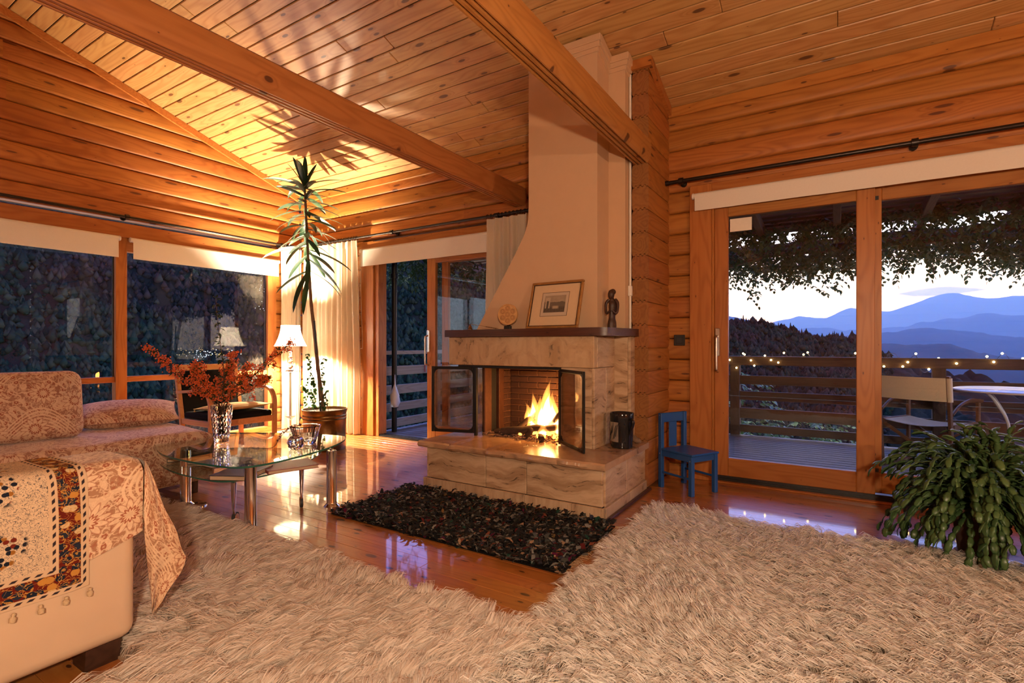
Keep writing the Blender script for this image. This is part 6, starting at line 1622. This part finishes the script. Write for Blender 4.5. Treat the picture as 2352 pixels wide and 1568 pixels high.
# ------------------------------------------------------------------ landscape (real distances in metres)
M['forest'] = terrain('forest', (0.004, 0.009, 0.008), (0.03, 0.028, 0.022), .035)
M['mount'] = terrain('mountain', (0.025, 0.035, 0.035), (0.06, 0.065, 0.06), .004)
def pn(x, y, z, s, o=4): return noise.fractal(Vector((x*s, y*s, z*s)), 1.0, 2.0, o)
def polar(name, label, cat, a0, a1, na, r0, r1, nr, hfun, mat, kind=None, jag=0.0):
    V = np.zeros(((na+1)*(nr+1), 3)); k = 0
    for i in range(na+1):
        az = math.radians(a0+(a1-a0)*i/na)
        for j in range(nr+1):
            t = j/nr; r = r0+(r1-r0)*t
            x, y = -math.sin(az)*r, math.cos(az)*r
            V[k] = (x, y, hfun(math.degrees(az), t, x, y)); k += 1
    ii, jj = np.meshgrid(np.arange(na), np.arange(nr), indexing='ij'); b = (ii*(nr+1)+jj).ravel()
    Q = np.c_[b, b+1, b+nr+2, b+nr+1]
    o = obj(name, big_mesh(name, V, Q, None, mat, None, True)); return tag(o, label, cat, kind=kind)
def lerp_tab(tab, x):
    xs = [p[0] for p in tab]; ys = [p[1] for p in tab]; return float(np.interp(x, xs, ys))
ridge = [(-20, -5), (-6, -2.2), (-1, 0.2), (3, .55), (6, 1.35), (10, 2.1), (14, 3.3), (20, 8), (32, 15), (45, 18), (60, 19), (90, 22), (120, 20), (170, 6)]
def hill(az, t, x, y):
    el = math.radians(lerp_tab(ridge, az)); R1 = 62+240*t*1.0
    top = math.tan(el)*300; s_ = t*t*(3-2*t)
    base = -34+(top+34)*(s_ if t < .97 else 1)
    c = noise.cell(Vector((x*.22, y*.22, 0)))
    vor = noise.voronoi(Vector((x*.16, y*.16, 0)))[0]
    return base+4.5*(1-min(1, vor[0]*1.6))*(.5+.7*t)+3.0*pn(x, y, 0, .03)+1.2*pn(x, y, 3, .2, 2)
polar('forest_hillside', 'dark forested hillside rising outside the left window', 'hill', -16, 125, 420, 62, 300, 90, hill, M['forest'], kind='stuff')
# tree crowns covering the slope
T = NT('tree_crowns'); ri_ = T.n('NewGeometry').outputs['Random Per Island']; co = T.n('TexCoord').outputs['Object']
pt_ = T.step(T.noise(co, .022, 3).outputs[0], .46, .60)
cr_ = T.mix(pt_, T.ramp(ri_, [(0.0, (.006, .016, .012)), (.5, (.016, .034, .022)), (.8, (.028, .045, .028)), (1.0, (.045, .052, .030))]), T.ramp(ri_, [(0.0, (.014, .016, .014)), (.5, (.034, .026, .022)), (.85, (.062, .034, .030)), (1.0, (.050, .050, .034))]))
M['crowns'] = T.pr(cr_, .95, None, **{'Specular IOR Level': 0.05})
gt = np.random.default_rng(4); cvs = []
OV = np.array([(1, 0, 0), (0, 1, 0), (-1, 0, 0), (0, -1, 0), (0, 0, 1), (0, 0, -1)], float); OF = np.array([(0, 1, 4), (1, 2, 4), (2, 3, 4), (3, 0, 4), (1, 0, 5), (2, 1, 5), (3, 2, 5), (0, 3, 5)])
for a0_, a1_, n_ in ((54, 82, 24000), (33, 49, 12000), (-4, 14, 14000)):
    az = gt.uniform(a0_, a1_, n_); t = gt.uniform(.0, .99, n_)**.85; r = 62+238*t; a = np.radians(az); x, y = -np.sin(a)*r, np.cos(a)*r
    hh_ = np.array([hill(*q_) for q_ in zip(az, t, x, y)])
    s_ = gt.uniform(.45, 1.05, n_)*(.8+.6*t); rot_ = gt.uniform(0, 1.57, n_)
    B = OV[None]*(1+.25*gt.normal(size=(n_, 6, 1)))*np.stack([s_, s_, s_*gt.uniform(1.0, 1.9, n_)], 1)[:, None, :]
    c_, n2 = np.cos(rot_)[:, None], np.sin(rot_)[:, None]
    B = np.stack([B[..., 0]*c_-B[..., 1]*n2, B[..., 0]*n2+B[..., 1]*c_, B[..., 2]], -1)
    cvs.append((B+np.stack([x, y, hh_+s_*.3], 1)[:, None, :]).reshape(-1, 3))
Vc = np.concatenate(cvs); Fc = (OF[None]+np.arange(len(Vc)//6)[:, None, None]*6).reshape(-1, 3)
tag(obj('forest_canopy', big_mesh('forest_canopy', Vc, None, Fc, M['crowns'], None, True)), 'green and rust tree crowns of the woods outside the left window', 'forest', kind='stuff')
# conifers on the skyline of the near ridge
rt = random.Random(17); cn = MB()
for k in range(150):
    az = 0.3+11.9*(k/150)+rt.uniform(-.1, .1); t = rt.choice([.80, .86, .92, .97, 1.0]); r = 62+238*t; a = math.radians(az); x, y = -math.sin(a)*r, math.cos(a)*r
    h = rt.uniform(1.6, 4.4); z = hill(az, t, x, y); f_ = rt.uniform(0, 6)
    cn.lathe([(.02*h, 0)]+[p for i in range(6) for p in ((h*(.22*(1-i/6.3)+rt.uniform(-.02, .02)), h*(.12+i*.145)), (h*.11*(1-i/6.3), h*(.19+i*.145)))]+[(0, 1.06*h)], 7, (x, y, z), lambda a_, z_: 1+.16*math.sin(a_*3+z_*5+f_))
tag(cn.build('ridge_conifers', M['crowns'], None, 60), 'dark conifers fringing the near wooded ridge', 'forest', kind='stuff')
def mount(name, label, r, tab, seed, amp, dep=.35):
    def hf(az, t, x, y):
        el = math.radians(lerp_tab(tab, az)+amp*pn(az*.35, seed, 0, 1.0, 5))
        top = math.tan(el)*r*(1+dep*.5)
        s_ = math.sin(PI*min(1, t*1.0)*.5)
        return -.09*r+(top+.09*r)*s_+.010*r*pn(x/r*9, y/r*9, seed, 1.0, 5)*min(1, t*3)
    polar(name, label, 'mountain', -30, 30, 260, r, r*(1+dep*.5), 26, hf, M['mount'])
mount('mountain_ridge', 'low blue ridge just beyond the wooded slope', 900, [(-30, -.8), (-14, -1.2), (-8, -.3), (-4, .0), (0, .3), (4, .6), (10, .9), (14, 2.5), (30, 5)], 11, .4)
mount('mountain_ridge', 'mid-distance blue ridge across the valley', 1700, [(-30, .8), (-14, .5), (-9, 1.0), (-6, 1.2), (-2, .8), (2, .9), (4.5, 1.6), (7, 2.5), (10, 3.3), (14, 3.6), (30, 3)], 23, .25)
mount('mountain_ridge', 'hazy mountain ridge rising to the right across the valley', 3000, [(-30, 2.6), (-14, 2.5), (-9, 2.3), (-5, 1.9), (-2, 1.5), (2, 1.7), (6, 1.3), (10, 1.2), (30, 1)], 37, .3)
mount('mountain_ridge', 'farthest hazy peaks below the bright sky', 5200, [(-30, 3.8), (-14, 3.7), (-11, 3.55), (-8.5, 3.9), (-6.2, 3.45), (-4, 2.95), (-2, 2.9), (-.8, 3.3), (1, 2.7), (2.3, 2.95), (4, 2.7), (5.8, 2.3), (8, 2.5), (10, 2.8), (30, 2)], 51, .18)
vp = MB(); vp.grid(lambda u, v: (-6000+12000*u, 60+6000*v, -60-.06*(60+6000*v)), 8, 8); tag(vp.build('valley_floor', M['mount']), 'dim valley floor far below the terrace', 'valley', kind='structure')
# village lights on the slope
q = MB()
for k in range(60):
    c_ = rt.choice([(462, 818, 22, 5), (470, 808, 14, 5), (535, 814, 16, 4), (610, 668, 10, 10), (598, 708, 10, 6)])
    px, py = rt.gauss(c_[0], c_[2]), rt.gauss(c_[1], c_[3]); th_ = YAW+math.atan((1176-px)/FPX); best = None
    for j in range(90):
        t = j/90; r = 62+238*t; x, y = -math.sin(th_)*r, math.cos(th_)*r; zz = CAM_H+(792-py)/FPX*r*math.cos(th_-YAW)
        if hill(math.degrees(th_), t, x, y) > zz-1.5: best = (x*.985, y*.985, zz); break
    if best: q.ball(best, rt.uniform(.05, .11), 6, 4)
tag(q.build('village_lights', M['village']), 'cluster of tiny white village lights on the dark hillside', 'lights', kind='stuff')
# evening haze filling the valley (real scattering volume beyond the garden)
T = NT('valley_haze'); vs_ = T.n('VolumeScatter', {'Color': (.26, .50, 1.0, 1), 'Density': .00042, 'Anisotropy': .25}); T.t.links.new(vs_.outputs[0], T.out.inputs['Volume'])
q = MB(); q.box(-5200, 5200, 330, 7200, -900, 620); hz = tag(q.build('valley_haze', T.m), 'blue evening haze lying over the valley', 'haze', kind='stuff')
